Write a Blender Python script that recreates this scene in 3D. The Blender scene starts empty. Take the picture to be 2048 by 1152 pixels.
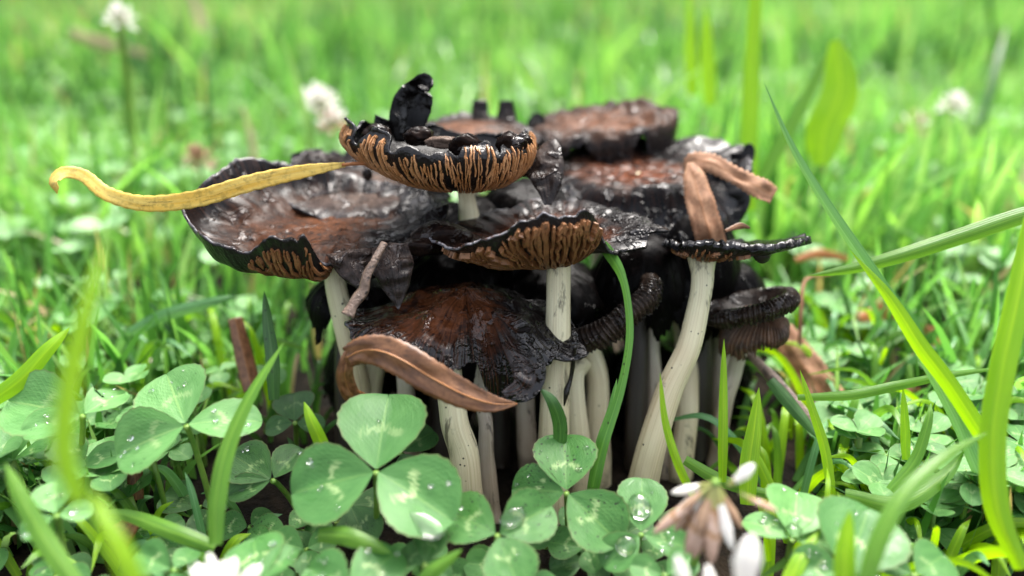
import bpy, math, random
import numpy as np
from mathutils import Vector, Matrix

random.seed(7)
rng = np.random.default_rng(11)
S = 0.01                       # everything below is written in centimetres
scene = bpy.context.scene
COL = scene.collection
R = math.radians

# ------------------------------------------------------------------ camera
CAM_H, PITCH, FPX = 8.0, R(22.0), 1536.0
cam = bpy.data.cameras.new('camera')
camo = bpy.data.objects.new('camera', cam); COL.objects.link(camo)
camo.location = (0, 0, CAM_H * S)
camo.rotation_euler = (math.pi / 2 - PITCH, 0, 0)
cam.sensor_width = 36.0; cam.lens = 27.0
cam.clip_start = 0.002; cam.clip_end = 300.0
cam.dof.use_dof = True
cam.dof.focus_distance = 12.0 * S
cam.dof.aperture_fstop = 7.6
scene.camera = camo

# ------------------------------------------------------------------ world, sun, exposure
SUN_EL, SUN_AZ = R(62.0), R(25.0)      # azimuth measured clockwise from +Y (behind, to the right)
w = bpy.data.worlds.new('World'); scene.world = w; w.use_nodes = True
wn = w.node_tree; wn.nodes.clear()
sky = wn.nodes.new('ShaderNodeTexSky'); sky.sky_type = 'NISHITA'; sky.sun_disc = False
sky.sun_elevation = SUN_EL; sky.sun_rotation = SUN_AZ
sky.air_density = 1.0; sky.dust_density = 6.0; sky.ozone_density = 0.6
hs = wn.nodes.new('ShaderNodeHueSaturation'); hs.inputs['Saturation'].default_value = 0.45
bg = wn.nodes.new('ShaderNodeBackground'); bg.inputs['Strength'].default_value = 0.15
wo = wn.nodes.new('ShaderNodeOutputWorld')
wn.links.new(sky.outputs[0], hs.inputs['Color']); wn.links.new(hs.outputs[0], bg.inputs['Color'])
wn.links.new(bg.outputs[0], wo.inputs['Surface'])
sl = bpy.data.lights.new('sun', 'SUN'); sl.energy = 1.5; sl.angle = R(25.0); sl.color = (1.0, 0.97, 0.92)
so = bpy.data.objects.new('sun', sl); COL.objects.link(so)
sd = Vector((math.sin(SUN_AZ) * math.cos(SUN_EL), math.cos(SUN_AZ) * math.cos(SUN_EL), math.sin(SUN_EL)))
so.rotation_euler = sd.to_track_quat('Z', 'Y').to_euler(); so.location = sd * 2
vs = scene.view_settings
vs.view_transform = 'Standard'; vs.look = 'None'; vs.gamma = 1.0; vs.use_curve_mapping = False
vs.exposure = 1.98
scene.render.engine = 'CYCLES'

# ------------------------------------------------------------------ geometry helpers
FWD = np.array([0, math.cos(PITCH), -math.sin(PITCH)])
UPV = np.array([0, math.sin(PITCH), math.cos(PITCH)])
CAMP = np.array([0, 0, CAM_H])

def P(px, py, d):
    """photo pixel + depth in cm -> point of the place, cm"""
    return CAMP + d * (np.array([(px - 1024) / FPX, 0, 0]) + FWD - (py - 576) / FPX * UPV)

def G(px, py):
    v = np.array([(px - 1024) / FPX, 0, 0]) + FWD - (py - 576) / FPX * UPV
    return CAMP + v * (CAM_H / -v[2])

def cr(pts, n):
    """Catmull-Rom resample"""
    p = np.asarray(pts, float); m = len(p)
    if m == 2:
        t = np.linspace(0, 1, n)[:, None]; return p[0] * (1 - t) + p[1] * t
    q = np.vstack([2 * p[0] - p[1], p, 2 * p[-1] - p[-2]])
    t = np.linspace(0, m - 1 - 1e-9, n); i = t.astype(int); f = (t - i)
    if p.ndim > 1: f = f[:, None]
    a, b, c, d = q[i], q[i + 1], q[i + 2], q[i + 3]
    return 0.5 * (2 * b + (c - a) * f + (2 * a - 5 * b + 4 * c - d) * f ** 2 + (3 * b - a - 3 * c + d) * f ** 3)

_tab = np.random.default_rng(5).random((64, 64, 64)).astype(np.float32)
def vnoise(x, y, z):
    x = np.asarray(x, float); y = np.asarray(y, float) + 0 * x; z = np.asarray(z, float) + 0 * x
    xi, yi, zi = np.floor(x).astype(int), np.floor(y).astype(int), np.floor(z).astype(int)
    fx, fy, fz = x - xi, y - yi, z - zi
    fx, fy, fz = [f * f * (3 - 2 * f) for f in (fx, fy, fz)]
    def h(a, b, c): return _tab[(xi + a) % 64, (yi + b) % 64, (zi + c) % 64]
    def l(a, b, t): return a + (b - a) * t
    v = l(l(l(h(0,0,0), h(1,0,0), fx), l(h(0,1,0), h(1,1,0), fx), fy),
          l(l(h(0,0,1), h(1,0,1), fx), l(h(0,1,1), h(1,1,1), fx), fy), fz)
    return v * 2 - 1

def tag(o, label=None, cat=None, group=None, kind=None):
    if label: o['label'] = label
    if cat: o['category'] = cat
    if group: o['group'] = group
    if kind: o['kind'] = kind
    return o

def thing(name, base, label, cat, group=None):
    o = bpy.data.objects.new(name, None); COL.objects.link(o)
    o.empty_display_size = 0.01
    o.location = Vector(base) * S
    return tag(o, label, cat, group)

def make_mesh(name, V, F, mats, fmat=None, pts_attr=None, uv=None, smooth=True):
    me = bpy.data.meshes.new(name)
    V = np.asarray(V, float)
    me.from_pydata((V * S).tolist(), [], F if isinstance(F, list) else F.tolist())
    for m in (mats if isinstance(mats, (list, tuple)) else [mats]): me.materials.append(m)
    if fmat is not None: me.polygons.foreach_set('material_index', np.asarray(fmat, np.int32))
    if smooth: me.polygons.foreach_set('use_smooth', np.ones(len(me.polygons), bool))
    for k, a in (pts_attr or {}).items():
        a = np.asarray(a, np.float32)
        at = me.attributes.new(k, 'FLOAT_VECTOR' if a.ndim == 2 else 'FLOAT', 'POINT')
        at.data.foreach_set('vector' if a.ndim == 2 else 'value', a.ravel())
    me.update()
    return me

def obj(name, V, F, mats, parent=None, **kw):
    """V in world centimetres; a part is stored relative to its thing"""
    V = np.asarray(V, float)
    if parent is not None:
        base = np.array(parent.matrix_basis.translation) / S
        p = parent
        while p.parent is not None:
            p = p.parent; base = base + np.array(p.matrix_basis.translation) / S
    else:
        base = np.array([V[:, 0].mean(), V[:, 1].mean(), V[:, 2].min()])
    me = make_mesh(name, V - base, F, mats, **kw)
    o = bpy.data.objects.new(name, me); COL.objects.link(o)
    if parent is not None: o.parent = parent
    else: o.location = Vector(base) * S
    return o

def grid_faces(nu, nv, off=0, wrap=False):
    i = np.arange(nu if wrap else nu - 1)[:, None]; j = np.arange(nv - 1)[None, :]
    a = i * nv + j; b = ((i + 1) % nu) * nv + j
    return (np.stack([a, b, b + 1, a + 1], -1).reshape(-1, 4) + off)

def ribbon(pts, widths, roll=0.0, n=28, nu=5, fold=0.25, ripple=0.0, seed=0, thick=0.0, side_hint=None, rolls=None, serr=0.0, midrib=0.0, crease=False):
    """a blade, leaf or flap along a path: returns V, F, attr(u across -1..1, t along)"""
    p = cr(np.array(pts, float), n)
    t = np.linspace(0, 1, n)
    wd = np.interp(t, np.linspace(0, 1, len(widths)), widths) if len(widths) != n else np.array(widths)
    wd = np.convolve(np.pad(wd, 1, 'edge'), [.25, .5, .25], 'valid'); wd[-1] = widths[-1]; wd[0] = widths[0]
    tan = np.gradient(p, axis=0); tan /= np.linalg.norm(tan, axis=1)[:, None] + 1e-9
    view = p - CAMP if side_hint is None else np.tile(np.asarray(side_hint, float), (n, 1))
    side = np.cross(tan, view); side /= np.linalg.norm(side, axis=1)[:, None] + 1e-9
    for i in range(1, n):
        if np.dot(side[i], side[i - 1]) < 0: side[i] *= -1
    rl = np.full(n, roll) if rolls is None else np.interp(t, np.linspace(0, 1, len(rolls)), rolls)
    nor = np.cross(side, tan)
    c, s_ = np.cos(rl)[:, None], np.sin(rl)[:, None]
    side, nor = side * c + nor * s_, nor * c - side * s_
    u = np.linspace(-1, 1, nu)
    if crease:
        nu = 12; hf = np.array([1, .75, .5, .28, .1, .0]); u = np.concatenate([-hf, hf[::-1]])
    elif nu >= 9: u = np.sign(u) * np.abs(u) ** 1.7
    V = np.zeros((n, nu, 3)); A = np.zeros((n, nu, 3))
    for k, uu in enumerate(u):
        wv = wd
        if serr and abs(uu) == 1: wv = wd * (1 + serr * np.where(np.arange(n) % 2, 1, -1))
        rip = ripple * vnoise(t * 9 + seed * 3.1, uu * 1.7, seed + .5) * wd
        V[:, k] = p + side * (uu * wv / 2)[:, None] + nor * ((abs(uu) - .35 * uu * uu * bool(crease)) * fold * wd / 2 + rip - (midrib * wd if abs(uu) < .03 else 0))[:, None]
        A[:, k, 0] = uu; A[:, k, 1] = t; A[:, k, 2] = seed
    F = grid_faces(n, nu)
    if crease: F = F[(F[:, 0] % nu) != 5]
    V = V.reshape(-1, 3); A = A.reshape(-1, 3)
    if thick:
        nn = np.repeat(nor, nu, axis=0)
        V2 = V - nn * thick
        m = len(V)
        F2 = F[:, ::-1] + m
        edge = []
        for i in range(n - 1):
            a, b = i * nu, (i + 1) * nu; edge.append([a, b, b + m, a + m][::-1])
            a, b = i * nu + nu - 1, (i + 1) * nu + nu - 1; edge.append([a, b, b + m, a + m])
        for j in range(nu - 1):
            edge.append([j, j + 1, j + 1 + m, j + m]); q = (n - 1) * nu
            edge.append([q + j, q + j + 1, q + j + 1 + m, q + j + m][::-1])
        F = np.vstack([F, F2, np.array(edge)]); V = np.vstack([V, V2]); A = np.vstack([A, A])
    return V, F, A

def tube(pts, radii, n=30, nu=14, flute=0.0, seed=0, wob=0.0, flat=1.0):
    p = cr(np.array(pts, float), n); t = np.linspace(0, 1, n)
    rd = np.interp(t, np.linspace(0, 1, len(radii)), radii)
    if wob:
        p = p + wob * np.stack([vnoise(t * 5, seed, 0.3), vnoise(t * 5, seed, 7.3), 0 * t], 1)
    tan = np.gradient(p, axis=0); tan /= np.linalg.norm(tan, axis=1)[:, None] + 1e-9
    ref = np.array([0.31, 0.95, 0.05]); a = np.cross(tan, ref); a /= np.linalg.norm(a, axis=1)[:, None] + 1e-9
    b = np.cross(tan, a)
    th = np.linspace(0, 2 * math.pi, nu, endpoint=False)
    rr = rd[:, None] * (1 + flute * vnoise(np.cos(th)[None, :] * 3 + 5 + 0 * t[:, None], np.sin(th)[None, :] * 3, seed + t[:, None] * 2)
                        + flute * .6 * vnoise(np.cos(th)[None, :] * 1.2, np.sin(th)[None, :] * 1.2 + 9, seed + t[:, None] * 6))
    V = p[:, None, :] + rr[..., None] * (np.cos(th)[None, :, None] * a[:, None, :] + flat * np.sin(th)[None, :, None] * b[:, None, :])
    F = []
    for i in range(n - 1):
        for j in range(nu):
            k = (j + 1) % nu; F.append([i * nu + j, i * nu + k, (i + 1) * nu + k, (i + 1) * nu + j])
    F.append(list(range(nu))[::-1]); F.append([(n - 1) * nu + j for j in range(nu)])
    A = np.zeros((n, nu, 3)); A[..., 0] = np.cos(th); A[..., 1] = np.sin(th); A[..., 2] = t[:, None]
    return V.reshape(-1, 3), F, A.reshape(-1, 3)

# ------------------------------------------------------------------ material helpers
class NT:
    def __init__(self, name):
        self.m = bpy.data.materials.new(name); self.m.use_nodes = True
        self.t = self.m.node_tree; self.t.nodes.clear()
        self.out = self.t.nodes.new('ShaderNodeOutputMaterial')
    def n(self, kind, **inp):
        nd = self.t.nodes.new(kind)
        for k, v in inp.items(): self.set(nd, k, v)
        return nd
    def set(self, nd, k, v):
        sock = nd.inputs[int(k[1:])] if k[0] == 'i' and k[1:].isdigit() else nd.inputs[k.replace('_', ' ')]
        if isinstance(v, bpy.types.NodeSocket): self.t.links.new(v, sock)
        else:
            if hasattr(sock.default_value, '__len__') and len(sock.default_value) == 4 and len(v) == 3: v = (*v, 1)
            sock.default_value = v
    def math(self, op, a, b=0.0, c=None, clamp=False):
        nd = self.t.nodes.new('ShaderNodeMath'); nd.operation = op; nd.use_clamp = clamp
        self.set(nd, 'i0', a); self.set(nd, 'i1', b)
        if c is not None: self.set(nd, 'i2', c)
        return nd.outputs[0]
    def vmul(self, v, s):
        nd = self.t.nodes.new('ShaderNodeVectorMath'); nd.operation = 'MULTIPLY'
        self.set(nd, 'i0', v); nd.inputs[1].default_value = s; return nd.outputs[0]
    def mix(self, f, a, b, mode='MIX'):
        nd = self.t.nodes.new('ShaderNodeMix'); nd.data_type = 'RGBA'; nd.blend_type = mode; nd.clamp_factor = True
        self.set(nd, 'i0', f); self.set(nd, 'i6', a); self.set(nd, 'i7', b); return nd.outputs[2]
    def noise(self, vec, scale, detail=3.0, rough=0.55, dist=0.0):
        nd = self.n('ShaderNodeTexNoise', Vector=vec, Scale=scale, Detail=detail, Roughness=rough, Distortion=dist)
        return nd.outputs[0]
    def vor(self, vec, scale, feature='F1', rand=1.0):
        nd = self.t.nodes.new('ShaderNodeTexVoronoi'); nd.feature = feature
        self.set(nd, 'Vector', vec); self.set(nd, 'Scale', scale); self.set(nd, 'Randomness', rand)
        return nd.outputs[0]
    def ramp(self, f, stops, interp='LINEAR'):
        nd = self.t.nodes.new('ShaderNodeValToRGB'); self.set(nd, 'i0', f); cr_ = nd.color_ramp; cr_.interpolation = interp
        while len(cr_.elements) < len(stops): cr_.elements.new(0.5)
        for e, (p, c) in zip(cr_.elements, stops):
            e.position = p; e.color = (*c, 1) if len(c) == 3 else c
        return nd.outputs[0]
    def step(self, v, a, b):
        nd = self.t.nodes.new('ShaderNodeMapRange'); nd.interpolation_type = 'SMOOTHSTEP'
        self.set(nd, 'i0', v); nd.inputs[1].default_value = a; nd.inputs[2].default_value = b; return nd.outputs[0]
    def attr(self, name, geo=True):
        nd = self.t.nodes.new('ShaderNodeAttribute'); nd.attribute_name = name; return nd
    def sep(self, v):
        nd = self.t.nodes.new('ShaderNodeSeparateXYZ'); self.set(nd, 'i0', v); return nd.outputs
    def obj_cm(self):
        tc = self.t.nodes.new('ShaderNodeTexCoord'); return self.vmul(tc.outputs['Object'], (100, 100, 100))
    def rnd(self):
        return self.t.nodes.new('ShaderNodeObjectInfo').outputs['Random']
    def bump(self, h, strength=0.5, dist=0.02, nrm=None):
        nd = self.n('ShaderNodeBump', Strength=strength, Distance=dist * S, Height=h)
        if nrm is not None: self.set(nd, 'Normal', nrm)
        return nd.outputs[0]
    def pbsdf(self, **k):
        return self.n('ShaderNodeBsdfPrincipled', **k)
    def finish(self, shader):
        self.t.links.new(shader, self.out.inputs['Surface']); return self.m

def with_translucent(nt, bs, col, fac, normal=None):
    tr = nt.n('ShaderNodeBsdfTranslucent', Color=col)
    mx = nt.n('ShaderNodeMixShader', Fac=fac)
    nt.t.links.new(bs.outputs[0], mx.inputs[1]); nt.t.links.new(tr.outputs[0], mx.inputs[2])
    return mx.outputs[0]

def m_cap(name, centre, mid, rim, p_mid=0.45, p_rim=0.8, rough=0.2, fib=0.6, edge=(0.10, 0.10, 0.11), grain=1.0, wet=(.54, .28, .55), side=None):
    nt = NT(name); pol = nt.attr('pol').outputs['Vector']; x, y, s = nt.sep(pol)
    oc = nt.obj_cm()
    fibv = nt.vmul(pol, (16, 16, 1.6))
    f = nt.noise(fibv, 1.0, 4, .6); big = nt.noise(oc, 1.6, 4, .6); fine = nt.noise(oc, 14, 4, .65)
    sv = nt.math('ADD', s, nt.math('MULTIPLY', nt.math('SUBTRACT', big, .5), .75))
    c = nt.ramp(sv, [(0.0, centre), (p_mid, mid), (p_rim, rim), (1.0, rim)])
    c = nt.mix(nt.math('MULTIPLY', nt.step(f, .45, .7), fib), c, (rim[0] * .7, rim[1] * .7, rim[2] * .7))
    blot = nt.noise(oc, 4.5, 5, .7)
    c = nt.mix(nt.math('MULTIPLY', nt.step(blot, .51, .62), .85), c, (0.007, 0.005, 0.005))
    c = nt.mix(nt.step(fine, .3, .75), nt.mix(.5, c, (0, 0, 0)), c)
    c = nt.mix(nt.math('MULTIPLY', nt.math('MULTIPLY', nt.step(s, .965, .995), nt.step(blot, .4, .6)), .7), c, edge)  # pale rim line: backlight and reflection on the thin edge, painted in
    f3 = nt.noise(nt.vmul(pol, (60, 60, 1.3)), 1.0, 3, .6)
    c = nt.mix(nt.math('MULTIPLY', nt.math('MULTIPLY', nt.step(f3, .5, .62), nt.step(s, .3, .6)), .5 * fib), c, (mid[0] * 1.5, mid[1] * 1.5, mid[2] * 1.6))
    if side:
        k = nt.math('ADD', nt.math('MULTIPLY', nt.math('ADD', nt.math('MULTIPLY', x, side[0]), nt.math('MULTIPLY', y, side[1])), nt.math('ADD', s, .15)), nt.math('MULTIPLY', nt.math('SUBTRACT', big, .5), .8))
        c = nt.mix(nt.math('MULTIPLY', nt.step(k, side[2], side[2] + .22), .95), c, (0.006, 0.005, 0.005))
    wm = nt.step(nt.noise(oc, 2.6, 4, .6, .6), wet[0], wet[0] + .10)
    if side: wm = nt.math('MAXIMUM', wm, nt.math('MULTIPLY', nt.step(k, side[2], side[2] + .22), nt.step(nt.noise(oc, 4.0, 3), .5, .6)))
    rimw = nt.math('MULTIPLY', nt.step(nt.math('ADD', s, nt.math('MULTIPLY', nt.math('SUBTRACT', big, .5), .3)), .62, .8), wet[2])
    rg = nt.mix(wm, nt.math('ADD', rough + .04, nt.math('MULTIPLY', nt.step(fine, .35, .7), .14)), (.05, .05, .05))
    rg = nt.math('SUBTRACT', rg, nt.math('MULTIPLY', rimw, .08), clamp=True)
    sp = nt.math('ADD', .04, nt.math('MULTIPLY', nt.math('MAXIMUM', wm, rimw), wet[1]))
    goo = nt.noise(oc, 3.4, 2, .45); goo2 = nt.noise(oc, 11.0, 2, .5)
    hh = nt.math('MULTIPLY', nt.math('ADD', goo, nt.math('MULTIPLY', goo2, .5)), nt.math('ADD', .15, wm))
    f2 = nt.noise(nt.vmul(pol, (48, 48, 1.0)), 1.0, 3, .6)
    n1 = nt.bump(f2, .35 * fib, .02, nt.bump(f, .3 * fib + .1, .035))
    n2 = nt.bump(blot, .3 * grain, .04, n1)
    n3 = nt.bump(hh, .6 * grain, .10, n2)
    n4 = nt.bump(fine, .14 * grain, .02, n3)
    b = nt.pbsdf(Base_Color=c, Roughness=rg, Normal=n4)
    nt.set(b, 'Specular_IOR_Level', sp)
    return nt.finish(b.outputs[0])

def m_under():
    nt = NT('black_gill_tissue'); oc = nt.obj_cm(); pol = nt.attr('pol').outputs['Vector']
    f = nt.noise(nt.vmul(pol, (30, 30, 2)), 1.0, 3); wv = nt.vor(oc, 20)
    nrm = nt.bump(f, .6, .05, nt.bump(wv, .3, .03))
    b = nt.pbsdf(Base_Color=nt.mix(f, (0.004, 0.0035, 0.0035), (0.014, 0.011, 0.01)), Roughness=.3, Normal=nrm)
    b.inputs['Specular IOR Level'].default_value = .35
    return nt.finish(b.outputs[0])

def m_gill(name, a, b2):
    nt = NT(name); oc = nt.obj_cm(); n = nt.noise(oc, 5, 4); n2 = nt.noise(oc, 22, 3)
    c = nt.mix(nt.step(n, .3, .7), a, b2)
    c = nt.mix(nt.math('MULTIPLY', nt.step(n2, .5, .7), .6), c, (0.03, 0.016, 0.008))
    b = nt.pbsdf(Base_Color=c, Roughness=.5, Normal=nt.bump(n2, .4, .03))
    return nt.finish(b.outputs[0])

def m_stem(name, top, low, dirt=0.5):
    nt = NT(name); pol = nt.attr('pol').outputs['Vector']; x, y, t = nt.sep(pol); oc = nt.obj_cm()
    f = nt.noise(nt.vmul(pol, (9, 9, 2.0)), 1.0, 4, .6)
    big = nt.noise(oc, 1.2, 3)
    c = nt.mix(nt.step(nt.math('ADD', t, nt.math('MULTIPLY', nt.math('SUBTRACT', big, .5), .8)), .25, .8), low, top)
    c = nt.mix(nt.math('MULTIPLY', nt.step(f, .4, .75), .45), c, (low[0] * .62, low[1] * .55, low[2] * .42))
    sp = nt.vor(oc, 7.5); sel = nt.noise(oc, 2.3, 2)
    spot = nt.math('MULTIPLY', nt.math('LESS_THAN', sp, nt.math('MULTIPLY', nt.noise(oc, 5.0, 2), .26)), nt.step(sel, .52, .62))
    fb = nt.noise(nt.vmul(pol, (26, 26, 1.2)), 1.0, 4, .65)
    c = nt.mix(nt.math('MULTIPLY', nt.step(fb, .48, .66), .4), c, (low[0] * .55, low[1] * .47, low[2] * .34))
    c = nt.mix(nt.math('MULTIPLY', spot, .95), c, (0.02, 0.014, 0.01))
    ink = nt.step(nt.noise(nt.vmul(oc, (3.2, 3.2, .5)), 1.0, 5, .7), .57, .68)
    c = nt.mix(nt.math('MULTIPLY', ink, dirt), c, (0.03, 0.02, 0.014))
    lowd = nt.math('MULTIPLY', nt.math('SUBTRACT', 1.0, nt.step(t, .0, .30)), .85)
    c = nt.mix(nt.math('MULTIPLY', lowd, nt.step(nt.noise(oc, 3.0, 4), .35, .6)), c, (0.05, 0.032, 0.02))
    b = nt.pbsdf(Base_Color=c, Roughness=.42, Normal=nt.bump(fb, .3, .03, nt.bump(f, .35, .05)))
    return nt.finish(b.outputs[0])

def m_blade(name, a, b2, tr=0.45, rough=0.35, specks=0.0, tip=None):
    """grass blade; attr rib = (u across, t along, seed)"""
    nt = NT(name); rb = nt.attr('rib').outputs['Vector']; u, t, sd_ = nt.sep(rb); oc = nt.obj_cm()
    n = nt.noise(nt.vmul(rb, (2.5, 3, 5)), 1.0, 3)
    c = nt.mix(nt.step(n, .3, .7), a, b2)
    line = nt.math('MULTIPLY', nt.math('ADD', nt.math('SINE', nt.math('MULTIPLY', u, 26.0)), 1.0), .5)
    c = nt.mix(nt.math('MULTIPLY', line, .22), c, (a[0] * .4, a[1] * .45, a[2] * .4))
    mr = nt.math('LESS_THAN', nt.math('ABSOLUTE', u), .1)
    c = nt.mix(nt.math('MULTIPLY', mr, .45), c, (b2[0] * 1.7, b2[1] * 1.35, b2[2] * 1.7))
    if specks:
        sp = nt.math('LESS_THAN', nt.vor(oc, 9), .2); sel = nt.step(nt.noise(oc, 2.2, 2), .42, .58)
        c = nt.mix(nt.math('MULTIPLY', nt.math('MULTIPLY', sp, sel), specks), c, (0.012, 0.009, 0.006))
    if tip:
        c = nt.mix(nt.step(nt.math('ADD', t, nt.math('MULTIPLY', n, .1)), .95, 1.06), c, tip)
    nrm = nt.bump(line, .25, .03)
    b = nt.pbsdf(Base_Color=c, Roughness=rough, Normal=nrm)
    return nt.finish(with_translucent(nt, b, nt.mix(.55, c, (b2[0] * 1.5, b2[1] * 1.45, b2[2] * .5)), tr))

def m_turf():
    """grass of the lawn: per-blade tint in attribute 'tint' (value), 'rib'"""
    nt = NT('lawn_grass'); v = nt.attr('tint').outputs['Fac']; rb = nt.attr('rib').outputs['Vector']; u, t, _ = nt.sep(rb)
    c = nt.ramp(v, [(0.0, (0.022, 0.08, 0.016)), (0.3, (0.095, 0.26, 0.055)), (0.6, (0.18, 0.40, 0.11)), (.88, (0.28, 0.52, 0.105)),
                    (0.93, (0.27, 0.44, 0.17)), (0.97, (0.42, 0.34, 0.18)), (1.0, (0.34, 0.24, 0.13))])
    line = nt.math('MULTIPLY', nt.math('ADD', nt.math('SINE', nt.math('MULTIPLY', u, 18.0)), 1.0), .5)
    c = nt.mix(nt.math('MULTIPLY', line, .15), c, nt.mix(.5, c, (0, 0, 0)))
    b = nt.pbsdf(Base_Color=c, Roughness=.33)
    return nt.finish(with_translucent(nt, b, nt.mix(1.0, c, (1.3, 1.4, .75), 'MULTIPLY'), .45))

def m_clover(name, a, b2, mark=1.0, ink=0.0, tr=.25, rough=.38, edge=(0.14, 0.13, 0.05)):
    nt = NT(name); rb = nt.attr('rib').outputs['Vector']; t, u, _ = nt.sep(rb); rnd = nt.rnd()
    seed = nt.math('MULTIPLY', rnd, 37.0)
    cmb = nt.n('ShaderNodeCombineXYZ', X=t, Y=u, Z=seed).outputs[0]
    au = nt.math('ABSOLUTE', u)
    n = nt.noise(cmb, 3.0, 4); nz = nt.noise(nt.vmul(cmb, (8, 18, 1)), 1.0, 3, .6)
    c = nt.mix(nt.step(n, .25, .75), a, b2)
    # side veins
    ph = nt.math('SUBTRACT', nt.math('MULTIPLY', t, 13.0), nt.math('MULTIPLY', au, 6.5))
    vein = nt.math('POWER', nt.math('ABSOLUTE', nt.math('SINE', nt.math('MULTIPLY', ph, 3.1416))), 6.0)
    c = nt.mix(nt.math('MULTIPLY', vein, .07), c, (b2[0] * 1.9, b2[1] * 1.4, b2[2] * 1.6))
    c = nt.mix(nt.math('MULTIPLY', nt.math('LESS_THAN', au, .03), .5), c, (b2[0] * 1.9, b2[1] * 1.4, b2[2] * 1.4))
    # pale chevron
    centre = nt.math('ADD', nt.math('ADD', nt.math('ADD', .44, nt.math('MULTIPLY', rnd, .12)), nt.math('MULTIPLY', au, -.26)), nt.math('MULTIPLY', nt.math('SUBTRACT', nz, .5), .30))
    dd = nt.math('ABSOLUTE', nt.math('SUBTRACT', t, centre))
    ch = nt.math('MULTIPLY', nt.math('SUBTRACT', 1.0, nt.step(dd, .02, .06)), nt.math('SUBTRACT', 1.0, nt.step(au, .42, .62)))
    ch = nt.math('MULTIPLY', ch, nt.math('ADD', .45, nt.math('MULTIPLY', nt.math('FRACT', nt.math('MULTIPLY', rnd, 7.3)), .6)))
    ch = nt.math('MULTIPLY', ch, nt.step(nt.noise(nt.vmul(cmb, (3, 6, 1)), 1.0, 2), .34, .5))
    c = nt.mix(nt.math('MULTIPLY', ch, .85 * mark), c, (0.34, 0.47, 0.20))
    # thin reddish margin
    c = nt.mix(nt.math('MULTIPLY', nt.step(au, .93, 1.0), .55), c, edge)
    if ink:
        sp = nt.math('LESS_THAN', nt.vor(nt.vmul(cmb, (1, .55, 1)), 13), .24); sel = nt.step(nt.noise(cmb, 4.2, 3), .42, .60)
        c = nt.mix(nt.math('MULTIPLY', nt.math('MULTIPLY', sp, sel), ink), c, (0.012, 0.010, 0.008))
    else:
        sp = nt.math('LESS_THAN', nt.vor(nt.vmul(cmb, (1, .55, 1)), 9), .10); sel = nt.step(nt.noise(cmb, 3.1, 2), .5, .6)
        c = nt.mix(nt.math('MULTIPLY', nt.math('MULTIPLY', sp, sel), .8), c, (0.02, 0.03, 0.01))
    wetm = nt.step(nt.noise(cmb, 2.2, 3), .56, .66)
    rg = nt.math('SUBTRACT', rough + .08, nt.math('MULTIPLY', wetm, .2))
    h = nt.math('ADD', nt.math('MULTIPLY', vein, .10), nz)
    b = nt.pbsdf(Base_Color=c, Roughness=rg, Normal=nt.bump(h, .3, .04)); b.inputs['Specular IOR Level'].default_value = .32
    return nt.finish(with_translucent(nt, b, nt.mix(1.0, c, (1.2, 1.3, .6), 'MULTIPLY'), tr))

def m_simple(name, a, b2, scale=5.0, rough=.5, tr=0.0, bump=.3, dist=.03, spec=.5, dark=None):
    nt = NT(name); oc = nt.obj_cm(); n = nt.noise(oc, scale, 4, .6); n2 = nt.noise(oc, scale * 4, 3)
    c = nt.mix(nt.step(n, .3, .7), a, b2)
    if dark: c = nt.mix(nt.step(nt.noise(oc, scale * 1.7, 3), .56, .66), c, dark)
    b = nt.pbsdf(Base_Color=c, Roughness=rough, Normal=nt.bump(n2, bump, dist)); b.inputs['Specular IOR Level'].default_value = spec
    if tr: return nt.finish(with_translucent(nt, b, c, tr))
    return nt.finish(b.outputs[0])

def m_deadleaf(name, a, b2, rib, dark=(0.03, 0.018, 0.01), tr=.2, rough=.35, darkf=.7):
    nt = NT(name); rb = nt.attr('rib').outputs['Vector']; u, t, _ = nt.sep(rb); oc = nt.obj_cm()
    n = nt.noise(nt.vmul(rb, (1.5, 5, 1)), 1.6, 4); au = nt.math('ABSOLUTE', u)
    c = nt.mix(nt.step(n, .35, .62), a, b2)
    c = nt.mix(nt.math('MULTIPLY', nt.step(nt.noise(oc, 9, 5, .7), .45, .65), .45), c, (a[0] * .35, a[1] * .33, a[2] * .3))
    ph = nt.math('SUBTRACT', nt.math('MULTIPLY', t, 26.0), nt.math('MULTIPLY', au, 3.0))
    vein = nt.math('POWER', nt.math('ABSOLUTE', nt.math('SINE', nt.math('MULTIPLY', ph, 3.1416))), 8.0)
    c = nt.mix(nt.math('MULTIPLY', vein, .05), c, rib)
    c = nt.mix(nt.math('MULTIPLY', nt.math('SUBTRACT', 1.0, nt.step(au, .03, .10)), .75), c, rib)
    dk = nt.step(nt.noise(nt.vmul(rb, (2.5, 9, 1)), 1.7, 4, .65), .60, .70)
    c = nt.mix(nt.math('MULTIPLY', dk, darkf), c, dark)
    h = nt.math('ADD', nt.math('MULTIPLY', vein, .08), nt.noise(oc, 12, 3))
    b = nt.pbsdf(Base_Color=c, Roughness=nt.math('ADD', rough, nt.math('MULTIPLY', n, .2)), Normal=nt.bump(h, .3, .02))
    return nt.finish(with_translucent(nt, b, c, tr))

def m_water():
    nt = NT('rain_water'); b = nt.pbsdf(Base_Color=(1, 1, 1), Roughness=.02, IOR=1.33)
    b.inputs['Transmission Weight'].default_value = 1.0
    return nt.finish(b.outputs[0])

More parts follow.
